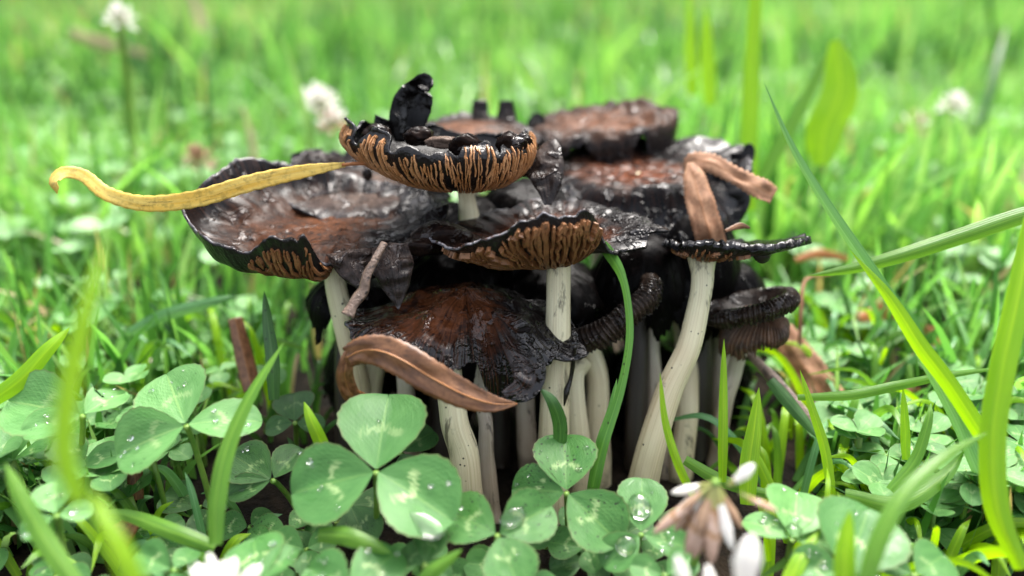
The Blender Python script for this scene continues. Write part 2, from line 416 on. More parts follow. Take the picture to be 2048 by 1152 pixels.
M = {}
M['under'] = m_under()
M['gill_tan'] = m_gill('tan_gills', (0.42, 0.185, 0.06), (0.52, 0.27, 0.12))
M['gill_brown'] = m_gill('brown_gills', (0.15, 0.058, 0.018), (0.25, 0.11, 0.04))
M['gill_dark'] = m_gill('dark_gills', (0.05, 0.03, 0.02), (0.14, 0.07, 0.035))
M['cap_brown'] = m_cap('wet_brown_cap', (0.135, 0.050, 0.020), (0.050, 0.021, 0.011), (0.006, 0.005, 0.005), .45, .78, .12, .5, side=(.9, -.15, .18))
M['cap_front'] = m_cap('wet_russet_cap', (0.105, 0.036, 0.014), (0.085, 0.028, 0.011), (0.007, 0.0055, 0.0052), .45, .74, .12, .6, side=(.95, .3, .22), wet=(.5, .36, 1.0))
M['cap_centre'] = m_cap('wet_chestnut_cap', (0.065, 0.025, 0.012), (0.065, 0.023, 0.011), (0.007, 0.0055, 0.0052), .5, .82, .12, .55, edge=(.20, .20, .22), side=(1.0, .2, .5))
M['cap_black'] = m_cap('inky_black_cap', (0.014, 0.008, 0.006), (0.004, 0.003, 0.003), (0.0025, 0.0022, 0.0022), .4, .7, .12, .4, edge=(.04, .04, .045), grain=.7)
M['cap_ink'] = m_cap('dissolved_black_cap', (0.004, 0.0033, 0.003), (0.003, 0.0026, 0.0025), (0.003, 0.0026, 0.0025), .4, .7, .25, .4, edge=(.006, .006, .006), wet=(.60, .26, .0))
M['cap_grey'] = m_cap('grey_brown_cap', (0.15, 0.105, 0.08), (0.075, 0.052, 0.042), (0.012, 0.010, 0.0095), .5, .92, .18, .5, wet=(.52, .28, .5))
M['cap_tan'] = m_cap('tan_topped_cap', (0.18, 0.078, 0.040), (0.085, 0.048, 0.033), (0.014, 0.011, 0.010), .4, .82, .25, .4, wet=(.56, .25, .3))
M['cap_bubble'] = m_cap('blistered_cap', (0.15, 0.05, 0.023), (0.06, 0.027, 0.017), (0.005, 0.0055, 0.0062), .34, .5, .1, .35, grain=1.1, wet=(.52, .3, .8))
M['cap_rolled'] = m_cap('ridged_dark_cap', (0.008, 0.006, 0.005), (0.012, 0.008, 0.0065), (0.04, 0.026, 0.018), .4, .9, .2, .3, wet=(.5, .32, .5))
M['stem'] = m_stem('cream_stem', (0.70, 0.66, 0.44), (0.64, 0.54, 0.36), .75)
M['stem_dim'] = m_stem('dirty_stem', (0.50, 0.46, 0.37), (0.40, 0.31, 0.23), .8)
M['stem_ink_shade'] = m_stem('inky_shaded_stem', (0.02, 0.014, 0.011), (0.035, 0.024, 0.018), .9)  # rear stems near black: ink plus the gap's shade put into the colour
M['ink'] = m_simple('black_ink', (0.006, 0.005, 0.005), (0.016, 0.011, 0.009), 8, .12, 0, .4, .04)
M['blade'] = m_blade('grass_green', (0.085, 0.23, 0.018), (0.15, 0.34, 0.028))
M['blade_lime'] = m_blade('grass_lime', (0.20, 0.43, 0.006), (0.30, 0.54, 0.008), .55)
M['blade_blue'] = m_blade('grass_blue_green', (0.08, 0.24, 0.075), (0.14, 0.33, 0.12), .3)
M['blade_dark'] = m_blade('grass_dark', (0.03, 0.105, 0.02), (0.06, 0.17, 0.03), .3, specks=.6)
M['blade_speck'] = m_blade('grass_specked', (0.07, 0.22, 0.035), (0.12, 0.32, 0.04), .35, specks=1.0)
M['turf'] = m_turf()
M['clover'] = m_clover('clover_leaf', (0.050, 0.160, 0.036), (0.080, 0.215, 0.054))
M['clover_pale'] = m_clover('clover_leaf_pale', (0.088, 0.24, 0.060), (0.138, 0.31, 0.095), .8)
M['clover_ink'] = m_clover('clover_leaf_specked', (0.044, 0.15, 0.030), (0.072, 0.195, 0.045), 1.0, 1.0)
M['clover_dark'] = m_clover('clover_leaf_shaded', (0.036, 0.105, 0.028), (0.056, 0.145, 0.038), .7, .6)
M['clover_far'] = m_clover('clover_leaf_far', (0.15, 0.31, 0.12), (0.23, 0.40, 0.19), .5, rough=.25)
M['petiole'] = m_simple('petiole', (0.12, 0.27, 0.04), (0.22, 0.34, 0.06), 4, .4, .2)
M['water'] = m_water()
M['leaf_yellow'] = m_deadleaf('yellow_leaf', (0.78, 0.55, 0.10), (0.84, 0.66, 0.18), (0.75, 0.58, 0.16), (0.16, 0.07, 0.02), .35, .45, .75)
M['leaf_brown'] = m_deadleaf('brown_leaf', (0.10, 0.037, 0.010), (0.20, 0.088, 0.034), (0.28, 0.12, 0.036), (0.02, 0.009, 0.005), tr=.08, rough=.36)
M['midrib'] = m_simple('leaf_midrib', (0.30, 0.12, 0.035), (0.40, 0.18, 0.06), 6, .35)
M['leaf_tan'] = m_deadleaf('tan_leaf', (0.24, 0.105, 0.045), (0.36, 0.19, 0.10), (0.3, 0.13, 0.05), (0.07, 0.032, 0.015), darkf=.85, rough=.6)
M['leaf_orange'] = m_deadleaf('orange_leaf', (0.42, 0.14, 0.03), (0.5, 0.2, 0.06), (0.35, 0.12, 0.03))
M['straw'] = m_deadleaf('straw', (0.45, 0.36, 0.20), (0.55, 0.45, 0.28), (0.5, 0.4, 0.24), (0.3, 0.2, 0.1), .35, .6, .3)
M['twig'] = m_simple('dead_strand', (0.10, 0.065, 0.045), (0.22, 0.15, 0.11), 7, .5, 0, .6, .05, .5, (0.03, 0.02, 0.015))
M['petal_white'] = m_simple('white_petal', (0.90, 0.90, 0.85), (0.88, 0.84, 0.80), 3, .45, .4)
M['petal_pink'] = m_simple('pink_brown_petal', (0.50, 0.29, 0.19), (0.58, 0.42, 0.33), 3, .5, .3, dark=(0.36, 0.2, 0.09))
M['petal_brown'] = m_simple('brown_petal', (0.34, 0.20, 0.12), (0.42, 0.27, 0.17), 3, .6, .2)
M['sepal'] = m_simple('sepal', (0.26, 0.32, 0.08), (0.36, 0.30, 0.12), 3, .5, .25)
def m_soil():
    nt = NT('dark_soil'); tc = nt.t.nodes.new('ShaderNodeTexCoord'); oc = nt.vmul(tc.outputs['Object'], (100, 100, 100))
    x, y, z = nt.sep(oc)
    n = nt.noise(oc, 1.2, 6, .65); n2 = nt.noise(oc, 6, 4)
    c = nt.mix(nt.step(n, .35, .7), (0.006, 0.005, 0.004), (0.028, 0.019, 0.012))
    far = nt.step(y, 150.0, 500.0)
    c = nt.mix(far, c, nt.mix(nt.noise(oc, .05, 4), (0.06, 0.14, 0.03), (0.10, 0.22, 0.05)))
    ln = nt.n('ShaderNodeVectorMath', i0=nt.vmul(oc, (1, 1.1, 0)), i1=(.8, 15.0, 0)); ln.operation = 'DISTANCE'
    c = nt.mix(nt.step(nt.math('ADD', ln.outputs['Value'], nt.math('MULTIPLY', n, 3.0)), 5.0, 8.5), (0.004, 0.0035, 0.003), c)  # near-black soil under the clump: ink stain plus shade put into the colour
    b = nt.pbsdf(Base_Color=c, Roughness=.8, Normal=nt.bump(n2, .8, .1, nt.bump(n, 1.0, .3))); b.inputs['Specular IOR Level'].default_value = .1
    return nt.finish(b.outputs[0])
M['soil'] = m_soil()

# ------------------------------------------------------------------ ground
g = np.sign(np.linspace(-1, 1, 181)) * np.abs(np.linspace(-1, 1, 181)) ** 5 * 9000 + np.linspace(-1, 1, 181) * 45
gx, gy = np.meshgrid(g, g + 14, indexing='ij')
near = np.exp(-((gx ** 2 + (gy - 14) ** 2) / 60.0 ** 2))
gz = near * (.35 * vnoise(gx * .35, gy * .35, .2) + .18 * vnoise(gx * 1.1, gy * 1.1, 4.2)) - .25
gv = np.stack([gx, gy, gz], -1).reshape(-1, 3)
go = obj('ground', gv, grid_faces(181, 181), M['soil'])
me0 = go.data
tag(go, kind='structure')
def ground_z(x, y):
    nr = math.exp(-((x ** 2 + (y - 14) ** 2) / 3600.0))
    return float(nr * (.35 * vnoise(x * .35, y * .35, .2) + .18 * vnoise(x * 1.1, y * 1.1, 4.2)) - .25)

# ------------------------------------------------------------------ mushrooms
def periodic(keys, th):
    ang = np.array(sorted(keys)); val = np.array([keys[a] for a in ang], float)
    a2 = np.concatenate([ang, [ang[0] + 360]]); v2 = np.concatenate([val, val[:1]])
    t = (th - ang[0]) % 360 + ang[0]
    i = np.clip(np.searchsorted(a2, t, 'right') - 1, 0, len(ang) - 1)
    f = (t - a2[i]) / (a2[i + 1] - a2[i]); f = f * f * (3 - 2 * f)
    f = f.reshape((-1,) + (1,) * (val.ndim - 1))
    return v2[i] * (1 - f) + v2[i + 1] * f

class Cap:
    def __init__(self, centre, ribs, ext=None, tilt=(0, 0, 0), nth=300, ns=36, lump=.05, ruffle=.05, jag=.06, ridges=None,
                 thick=(.16, .045), seed=0, bubble=None, scale=1.0):
        self.nth, self.ns = nth, ns
        th = np.linspace(0, 360, nth, endpoint=False)
        rib = periodic(ribs, th) * scale
        e = periodic(ext, th) if ext else np.ones(nth)
        a = R(1) * th
        e = e * (1 + jag * vnoise(np.cos(a) * 9, np.sin(a) * 9, seed + .3) + jag * .6 * vnoise(np.cos(a) * 26, np.sin(a) * 26, seed + 3.3))
        s = np.linspace(.012, 1, ns)
        m = rib.shape[1]
        q = np.concatenate([(2 * rib[:, :1] - rib[:, 1:2]), rib, 2 * rib[:, -1:] - rib[:, -2:-1]], 1)
        tt = s[None, :] * e[:, None] * (m - 1); ii = np.clip(tt.astype(int), 0, m - 2); f = (tt - ii)[..., None]
        k = np.arange(nth)[:, None]
        A_, B_, C_, D_ = q[k, ii], q[k, ii + 1], q[k, ii + 2], q[k, ii + 3]
        rz = .5 * (2 * B_ + (C_ - A_) * f + (2 * A_ - 5 * B_ + 4 * C_ - D_) * f ** 2 + (3 * B_ - A_ - 3 * C_ + D_) * f ** 3)
        rr, zz = rz[..., 0], rz[..., 1]
        ca, sa = np.cos(a)[:, None], np.sin(a)[:, None]
        sg = np.broadcast_to(s[None, :], rr.shape)
        x, y = rr * ca, rr * sa
        zz = zz + lump * (vnoise(x * 2.1 + seed, y * 2.1, seed + .7) + .55 * vnoise(x * 5 + seed, y * 5, seed + 2.7)) * np.minimum(1, sg * 4)
        zz = zz + ruffle * sg ** 3 * (vnoise(ca * 5 + 0 * sg, sa * 5, sg * 1.5 + seed) + .7 * vnoise(ca * 13 + 0 * sg, sa * 13, sg * 1.5 + seed + 9))
        if bubble:
            amt, frq, s1 = bubble
            bb = np.abs(vnoise(x * frq, y * frq, seed + 4.4)) ; zz = zz + amt * (1 - np.clip(sg / s1, 0, 1) ** 4) * (bb - .3)
        if ridges:
            cnt, amp, s0 = ridges
            ph = a[:, None] * cnt + 2.2 * vnoise(ca * 3 + 0 * sg, sa * 3, sg * 2 + seed)
            rd = np.sin(ph) * amp * np.clip((sg - s0) / (.2), 0, 1)
        V = np.stack([x, y, zz], -1)
        N = self.normals(V)
        if ridges: V = V + N * rd[..., None]
        thk = (thick[0] + (thick[1] - thick[0]) * sg ** .7)
        U = V - N * thk[..., None]
        tl = Matrix.Rotation(R(tilt[2]), 3, 'Z') @ Matrix.Rotation(R(tilt[1]), 3, 'Y') @ Matrix.Rotation(R(tilt[0]), 3, 'X')
        Rm = np.array(tl)
        self.c = np.asarray(centre, float)
        self.V = V @ Rm.T + self.c; self.U = U @ Rm.T + self.c; self.N = N @ Rm.T
        self.a, self.s, self.pol = a, s, np.stack([ca + 0 * sg, sa + 0 * sg, sg], -1)
        self.seed = seed
    def normals(self, V):
        du = np.roll(V, -1, 0) - np.roll(V, 1, 0); dv = np.gradient(V, axis=1)
        N = np.cross(dv, du); N = -N if N[:, :5, 2].mean() < 0 else N
        return N / (np.linalg.norm(N, axis=-1, keepdims=True) + 1e-9)
    def build(self, parent, mat_top, mat_under=None, name='cap'):
        nth, ns = self.nth, self.ns; n = nth * ns
        V = np.vstack([self.V.reshape(-1, 3), self.U.reshape(-1, 3), self.V[:, 0].mean(0)[None], self.U[:, 0].mean(0)[None]])
        pol = np.vstack([self.pol.reshape(-1, 3), self.pol.reshape(-1, 3), [[0, 0, 0], [0, 0, 0]]])
        Ft = grid_faces(nth, ns, wrap=True); Fu = grid_faces(nth, ns, n, wrap=True)[:, ::-1]
        i = np.arange(nth); j = (i + 1) % nth
        Fr = np.stack([i * ns + ns - 1, j * ns + ns - 1, n + j * ns + ns - 1, n + i * ns + ns - 1], -1)
        F = Ft.tolist() + Fu.tolist() + Fr.tolist()
        F += [[int(2 * n), int(q * ns), int(((q + 1) % nth) * ns)] for q in range(nth)]
        F += [[int(2 * n + 1), int(n + ((q + 1) % nth) * ns), int(n + q * ns)] for q in range(nth)]
        fm = [0] * len(Ft) + [1] * len(Fu) + [0] * len(Fr) + [0] * nth + [1] * nth
        self.o = obj(name, V, F, [mat_top, mat_under or M['under']], parent, fmat=fm, pts_attr={'pol': pol})
        return self.o
    def at(self, grid, a, s):
        """bilinear sample of a grid at angle (rad) and s"""
        fa = (a / (2 * math.pi) * self.nth) % self.nth; ia = np.floor(fa).astype(int); fa = (fa - ia)[..., None]
        fs = np.clip((s - self.s[0]) / (self.s[1] - self.s[0]), 0, self.ns - 1.001); js = fs.astype(int); fs = (fs - js)[..., None]
        i2 = (ia + 1) % self.nth; ia = ia % self.nth
        return (grid[ia, js] * (1 - fa) + grid[i2, js] * fa) * (1 - fs) + (grid[ia, js + 1] * (1 - fa) + grid[i2, js + 1] * fa) * fs
    def gills(self, mat, n=130, a0=0, a1=360, s0=.25, s1=.95, w=.042, h=.05, wig=.02, gap=.12, steps=26, name='gills', fade=.1):
        Vs, Fs = [], []; off = 0; r = np.random.default_rng(int(self.seed * 10) + 3)
        angs = np.arange(n) / n * (R(a1) - R(a0)) + R(a0)
        da = (R(a1) - R(a0)) / n
        for k, a in enumerate(angs):
            a = a + (r.random() - .5) * da * .5
            cuts = [s0 + r.random() * .12]
            while cuts[-1] < s1 - .05: cuts.append(min(s1 - r.random() * fade, cuts[-1] + .12 + r.random() * .5))
            for q in range(len(cuts) - 1):
                b0, b1 = cuts[q], cuts[q + 1] - gap * .25 * r.random()
                if b1 - b0 < .04 or r.random() < gap: continue
                m = max(5, int(steps * (b1 - b0)))
                s = np.linspace(b0, b1, m)
                aa = a + wig * (vnoise(s * 9, k * 1.7, self.seed + .1) + .6 * vnoise(s * 23, k * 1.7, self.seed + 5)) 
                p = self.at(self.U, aa, s); nn = self.at(self.N, aa, s)
                rad = np.linalg.norm(p - self.c, axis=1)
                tn = np.gradient(p, axis=0); sd_ = np.cross(tn, nn); sd_ /= np.linalg.norm(sd_, axis=1)[:, None] + 1e-9
                ww = w * (.7 + .6 * r.random()) * np.sin(np.linspace(.25, math.pi - .25, m)) ** .5 * np.clip(rad / 1.2, .35, 1.1)
                ww = ww * (1 + .35 * vnoise(s * 30, k * 3.3, 1.1))
                hh = h * (.8 + .4 * r.random())
                V = np.stack([p + sd_ * ww[:, None] / 2 + nn * .01, p + sd_ * ww[:, None] * .32 - nn * hh, p - sd_ * ww[:, None] * .32 - nn * hh, p - sd_ * ww[:, None] / 2 + nn * .01], 1)
                Vs.append(V.reshape(-1, 3)); Fs.append(grid_faces(m, 4, off)); off += m * 4
                Fs.append(np.array([[off - 4, off - 3, off - 2, off - 1]])); Fs.append(np.array([[off - m * 4 + 3, off - m * 4 + 2, off - m * 4 + 1, off - m * 4]]))
        o = obj(name, np.vstack(Vs), np.vstack(Fs), mat, self.o, smooth=False)
        o['kind'] = 'stuff'
        return o

def stem(parent, pts, radii, mat=None, seed=0, n=40, flute=.09, name='stem'):
    """pts run from the ground up"""
    pts = [np.asarray(p, float) for p in pts]
    if pts[0][2] > -.45:
        dn = pts[0] - pts[1]; dn = dn / max(.3, -dn[2]); pts = [pts[0] + np.array([dn[0] * .4, dn[1] * .4, -1.0]) * (pts[0][2] + .5)] + pts; radii = [radii[0]] + list(radii)
    V, F, A = tube(pts, radii, n, 22, flute, seed, .05)
    return obj(name, V, F, mat or M['stem'], parent, pts_attr={'pol': A})

def flap(parent, pts, widths, mat, seed=0, name='torn_flap', **kw):
    kw.setdefault('thick', .04); kw.setdefault('ripple', .1); kw.setdefault('fold', .2)
    V, F, A = ribbon(pts, widths, seed=seed, n=40, nu=13, **kw)
    pol = np.stack([A[:, 0] * .5, .3 + 0 * A[:, 0], .6 + .4 * A[:, 1]], 1)
    return obj(name, V, F, mat, parent, pts_attr={'pol': pol, 'rib': A})

def blob(parent, c, r, mat, seed=0, name='ink_drop', n=14):
    th = np.linspace(0, math.pi, n); ph = np.linspace(0, 2 * math.pi, n * 2, endpoint=False)
    T, Ph = np.meshgrid(th, ph, indexing='ij')
    d = np.stack([np.sin(T) * np.cos(Ph), np.sin(T) * np.sin(Ph), np.cos(T)], -1)
    rr = 1 + .22 * vnoise(d[..., 0] * 1.5 + seed, d[..., 1] * 1.5, d[..., 2] * 1.5) + (.10 * vnoise(d[..., 0] * 4 + seed, d[..., 1] * 4, d[..., 2] * 4 + 3) if n > 14 else 0)
    V = (d * rr[..., None] * np.asarray(r)) + np.asarray(c)
    F = []
    m = n * 2
    for i in range(n - 1):
        for j in range(m): F.append([i * m + j, (i + 1) * m + j, (i + 1) * m + (j + 1) % m, i * m + (j + 1) % m])
    return obj(name, V.reshape(-1, 3), F, mat, parent)

def mushroom(label, base):
    return thing('mushroom', base, label, 'mushroom', 'ink cap mushrooms growing in one clump')

# --- A: top centre cap, gills towards us
cA = P(930, 343, 13.3)
mA = mushroom('topmost dark mushroom with upturned curled rim and orange gills facing front', (cA[0], cA[1], 0))
stem(mA, [(cA[0] + .35, cA[1] + .5, -.3), (cA[0] + .3, cA[1] + .4, 1.5), (cA[0] + .15, cA[1] + .1, 3.2), cA + (0.02, 0, -.45), cA + (0, 0, -.05)], [.26, .27, .25, .14, .2], seed=1)
A = Cap(cA, {
    0:   [(0, 0), (.35, .0), (.75, .04), (1.02, .22), (1.13, .5), (1.04, .62)],
    45:  [(0, 0), (.35, .0), (.75, .04), (1.05, .18), (1.25, .36), (1.2, .45)],
    90:  [(0, 0), (.35, .0), (.8, .05), (1.2, .18), (1.4, .36), (1.4, .44)],
    125: [(0, 0), (.4, .0), (.9, .07), (1.3, .22), (1.5, .45), (1.5, .58)],
    160: [(0, 0), (.5, .0), (1.0, .07), (1.5, .26), (1.85, .55), (1.85, .78)],
    185: [(0, 0), (.5, .0), (1.1, .07), (1.65, .28), (1.98, .6), (1.9, .82)],
    225: [(0, 0), (.5, -.02), (1.05, .04), (1.45, .26), (1.62, .58), (1.5, .76)],
    270: [(0, 0), (.45, -.03), (.9, .0), (1.22, .22), (1.33, .5), (1.2, .64)],
    315: [(0, 0), (.4, -.02), (.85, .0), (1.15, .2), (1.28, .5), (1.15, .64)]},
    {0: 1.05, 20: 1.0, 30: .85, 60: .95, 100: .85, 125: 1.0, 150: .9, 165: 1.05, 176: .82, 186: 1.1, 196: 1.1, 203: .82, 212: 1.12, 222: 1.12, 229: .80, 240: .92, 250: .86,
     262: .96, 268: .80, 277: 1.08, 290: 1.1, 297: .82, 305: 1.02, 318: 1.12, 335: 1.12, 346: .9},
    nth=420, lump=.02, ruffle=.06, jag=.04, seed=1.0)
capA = A.build(mA, M['cap_black'])
A.gills(M['gill_tan'], 170, s0=.2, s1=.93, w=.032, h=.035, wig=.024, fade=.35, gap=.14)
flap(capA, [P(815, 285, 13.6), P(815, 245, 13.6), P(824, 212, 13.62), P(838, 185, 13.6), P(850, 168, 13.5), P(858, 182, 13.35)], [.44, .66, .70, .58, .36, .2], M['cap_black'], 2, 'torn_lobe', fold=-.35)
flap(capA, [P(770, 275, 13.7), P(768, 252, 13.75), P(772, 238, 13.7)], [.3, .36, .42], M['cap_black'], 3, 'torn_lobe', fold=.3)
blob(capA, P(932, 296, 12.02), (.27, .14, .23), M['cap_black'], 4.4, 'curled_lobe', 22)
blob(capA, P(1022, 290, 12.3), (.24, .16, .20), M['cap_black'], 7.4, 'curled_lobe', 22)
blob(capA, P(1046, 284, 12.5), (.14, .14, .17), M['cap_black'], 2.9, 'curled_lobe', 22)
blob(capA, P(838, 272, 12.55), (.24, .2, .15), M['cap_black'], 5.9, 'curled_lobe', 22)
blob(capA, P(752, 268, 13.1), (.26, .2, .17), M['cap_black'], 8.9, 'curled_lobe', 22)
blob(capA, P(885, 284, 12.4), (.3, .14, .10), M['cap_grey'], 3.9, 'curled_lobe', 22)
flap(capA, [P(1066, 304, 13.3), P(1078, 318, 13.05), P(1090, 340, 12.9), P(1096, 372, 12.8), P(1096, 410, 12.75)], [.85, .85, .66, .44, .12], M['cap_grey'], 6, 'torn_flap', fold=.12, thick=.012, ripple=.12)

# --- B: big saucer on the left
cB = P(690, 458, 13.3)
mB = mushroom('large saucer-shaped brown mushroom at the left of the clump, pool of ink inside', (cB[0], cB[1], 0))
stem(mB, [P(722, 800, 13.7), P(705, 720, 13.4), P(685, 640, 13.2), P(672, 560, 13.1), P(672, 500, 13.2)], [.2, .19, .18, .17, .18], seed=2)
B = Cap(cB, {
    0:   [(0, 0), (.6, -.08), (1.1, .0), (1.5, .25), (1.8, .45)],
    45:  [(0, 0), (.6, -.06), (1.2, .0), (1.6, .12), (1.9, .26)],
    90:  [(0, 0), (.7, .0), (1.3, .05), (1.7, .18), (2.0, .36)],
    120: [(0, 0), (.8, 0), (1.4, .08), (1.9, .32), (2.1, .62)],
    140: [(0, 0), (.9, 0), (1.5, .1), (2.05, .45), (2.25, .88)],
    160: [(0, 0), (.9, -.02), (1.6, .08), (2.15, .42), (2.4, .82)],
    180: [(0, 0), (1.0, -.05), (1.8, -.06), (2.38, .2), (2.62, .6)],
    215: [(0, 0), (1.0, -.16), (1.7, -.28), (2.15, -.1), (2.36, .36)],
    240: [(0, 0), (.8, -.14), (1.3, -.30), (1.72, -.18), (1.93, .34)],
    262: [(0, 0), (.6, -.08), (1.1, -.28), (1.52, -.16), (1.74, .38)],
    272: [(0, 0), (.6, -.03), (1.0, -.05), (1.3, -.1), (1.45, -.1)],
    300: [(0, 0), (.5, -.05), (.9, -.1), (1.2, -.25), (1.3, -.45)],
    330: [(0, 0), (.5, -.05), (1.0, -.1), (1.3, -.2), (1.5, -.3)]},
    {0: 1, 20: .9, 60: 1, 100: 1.05, 135: 1.0, 150: 1.06, 175: 1.0, 190: 1.02, 205: .9, 212: .98, 235: .93, 245: 1.04, 262: 1.03, 268: .86, 276: .95, 300: 1.0, 330: 1.0},
    nth=420, ns=44, lump=.07, ruffle=.08, jag=.04, seed=2.0)
capB = B.build(mB, M['cap_brown'])
B.gills(M['gill_brown'], 150, s0=.45, s1=.96, w=.045, wig=.02, a0=200, a1=275, fade=.3, gap=.2) if False else B.gills(M['gill_brown'], 30, 232, 274, s0=.5, s1=.97, w=.05, wig=.02, fade=.2, gap=.2)
flap(capB, [P(700, 500, 12.1), P(705, 535, 12.0), P(722, 568, 11.98), P(735, 600, 12.0)], [.75, .5, .22, .03], M['cap_grey'], 12, fold=.25)
flap(capB, [P(780, 488, 12.0), P(785, 530, 11.85), P(792, 575, 11.85), P(797, 618, 11.9)], [.55, .68, .42, .02], M['cap_grey'], 13, fold=.3)
blob(capB, P(880, 470, 12.6), (.5, .35, .22), M['cap_black'], 3.3, 'ink_clot')
blob(capB, P(850, 490, 12.4), (.35, .3, .14), M['cap_black'], 4.3, 'ink_clot')

# --- C: grey cap behind B
cC = P(735, 372, 15.2)
mC = mushroom('pale grey-brown mushroom cap behind the left saucer, holed, rim flap standing up', (cC[0], cC[1], 0))
stem(mC, [(cC[0] + .2, cC[1] - .3, -.3), (cC[0] + .1, cC[1] - .1, 2), cC], [.22, .22, .2], M['stem_dim'], 3)
C_ = Cap(cC, {0: [(0, 0), (.5, .02), (1.0, .0), (1.4, -.1), (1.6, -.2)], 60: [(0, 0), (.5, .05), (.9, .15), (1.2, .35), (1.35, .5)],
     110: [(0, 0), (.5, .05), (.9, .15), (1.15, .4), (1.3, .7)], 160: [(0, 0), (.6, .05), (1.1, .12), (1.4, .3), (1.55, .5)],
     200: [(0, 0), (.6, .0), (1.1, -.02), (1.5, -.05), (1.7, .0)], 270: [(0, 0), (.5, -.05), (1.0, -.12), (1.3, -.2), (1.5, -.3)]},
     {0: 1, 60: .9, 85: 1.05, 100: .8, 130: .85, 150: 1, 200: 1, 270: 1}, seed=3.0, nth=260, lump=.05)
capC = C_.build(mC, M['cap_grey'])
flap(capC, [P(622, 350, 15.6), P(618, 325, 15.7), P(612, 302, 15.75)], [.7, .72, .62], M['cap_grey'], 15, 'torn_lobe', fold=.1)
flap(capC, [P(662, 325, 15.9), P(660, 310, 15.95)], [.4, .25], M['cap_grey'], 16, 'torn_lobe')
blob(capC, P(735, 348, 14.6), (.10, .06, .13), M['ink'], 5.1, 'dark_hole')

# --- J: tan-topped cap behind A
cJ = P(935, 256, 15.8)
mJ = mushroom('tan-topped mushroom cap at the back with two dark finger-like lobes', (cJ[0], cJ[1], 0))
stem(mJ, [(cJ[0], cJ[1] - .8, -.3), (cJ[0], cJ[1] - .3, 2.5), cJ - (0, 0, .1)], [.25, .24, .2], M['stem_dim'], 4)
J = Cap(cJ, {0: [(0, .1), (.5, .05), (.9, -.05), (1.2, -.12), (1.5, -.2)], 90: [(0, .1), (.5, .05), (.9, .0), (1.2, 0), (1.4, .05)],
     180: [(0, .1), (.5, .02), (.9, -.05), (1.2, -.1), (1.4, -.15)], 270: [(0, .1), (.5, .0), (.9, -.1), (1.2, -.2), (1.4, -.4)]}, seed=4.0, nth=220, lump=.05)
capJ = J.build(mJ, M['cap_tan'])
flap(capJ, [P(962, 258, 16.6), P(960, 228, 16.7), P(960, 200, 16.7)], [.48, .36, .30], M['cap_grey'], 17, 'torn_lobe')
flap(capJ, [P(1012, 262, 16.6), P(1013, 232, 16.7), P(1012, 202, 16.7)], [.56, .42, .30], M['cap_grey'], 18, 'torn_lobe')

# --- E1: plate at the back right
cE = P(1215, 243, 17.0)
mE = mushroom('flat rusty-centred mushroom cap highest at the back right of the clump', (cE[0], cE[1], 0))
stem(mE, [(cE[0] + .1, cE[1] - .8, -.3), (cE[0], cE[1] - .3, 2.5), cE - (0, 0, .1)], [.28, .26, .22], M['stem_dim'], 5)
E1 = Cap(cE, {0: [(0, 0), (.8, .05), (1.25, .22), (1.52, .22), (1.55, -.15), (1.45, -.6)], 45: [(0, 0), (.7, .05), (1.1, .2), (1.4, .28), (1.5, .1), (1.5, -.3)],
     90: [(0, 0), (.7, .05), (1.1, .12), (1.4, .15), (1.5, .05), (1.5, -.2)], 180: [(0, 0), (.8, -.05), (1.3, -.08), (1.7, -.15), (1.9, -.3), (2.0, -.5)],
     225: [(0, 0), (.7, -.06), (1.1, -.08), (1.35, -.15), (1.5, -.35), (1.5, -.65)], 270: [(0, 0), (.6, -.08), (.95, -.04), (1.15, -.12), (1.22, -.35), (1.2, -.7)], 315: [(0, 0), (.7, -.05), (1.1, .08), (1.3, .0), (1.35, -.3), (1.3, -.7)]},
     {0: .95, 30: .85, 180: .9, 215: .95, 240: .75, 262: .95, 285: .92, 298: .62, 310: .95, 335: .85}, seed=5.0, nth=340, lump=.13, ruffle=.1, jag=.09, bubble=(.12, 3.2, .8))
capE = E1.build(mE, M['cap_tan'])
flap(capE, [P(1072, 262, 17.4), P(1074, 243, 17.5), P(1078, 226, 17.5)], [.5, .42, .2], M['cap_black'], 19, 'torn_lobe')

# --- E2: blistered cap, steel-blue flank
cF = P(1265, 348, 15.3)
mF = mushroom('mushroom with blistered russet centre and slick blue-black flanks under the folded leaf', (cF[0], cF[1], 0))
stem(mF, [P(1365, 930, 14.0), P(1372, 800, 14.2), P(1360, 640, 14.8), cF + (.3, 0, -.6), cF - (0, 0, .1)], [.22, .21, .2, .2, .2], seed=6)
E2 = Cap(cF, {0: [(0, 0), (.8, .06), (1.2, .06), (1.6, -.05), (2.0, .1), (2.35, .28)], 25: [(0, 0), (.8, .06), (1.2, .1), (1.7, .15), (2.2, .3), (2.5, .4)],
     90: [(0, 0), (.7, .06), (1.1, .12), (1.4, .25), (1.6, .35), (1.7, .4)], 180: [(0, 0), (.8, .02), (1.3, .0), (1.6, -.08), (1.9, -.15), (2.1, -.2)],
     225: [(0, 0), (.7, .02), (1.1, -.02), (1.4, -.2), (1.6, -.45), (1.7, -.7)], 270: [(0, 0), (.6, .02), (.9, .0), (1.15, -.2), (1.35, -.6), (1.45, -1.0)],
     300: [(0, 0), (.7, .03), (1.05, .02), (1.3, -.25), (1.5, -.7), (1.6, -1.1)], 335: [(0, 0), (.8, .05), (1.2, .02), (1.6, -.3), (1.9, -.6), (2.0, -.9)]},
     seed=6.0, nth=360, ns=44, lump=.03, ruffle=.06, bubble=(.16, 4.2, .42))
capF = E2.build(mF, M['cap_bubble'])
flap(capF, [P(1460, 320, 15.6), P(1490, 318, 15.5), P(1497, 300, 15.5), P(1495, 288, 15.5)], [.3, .3, .26, .12], M['cap_black'], 20, 'torn_lobe')
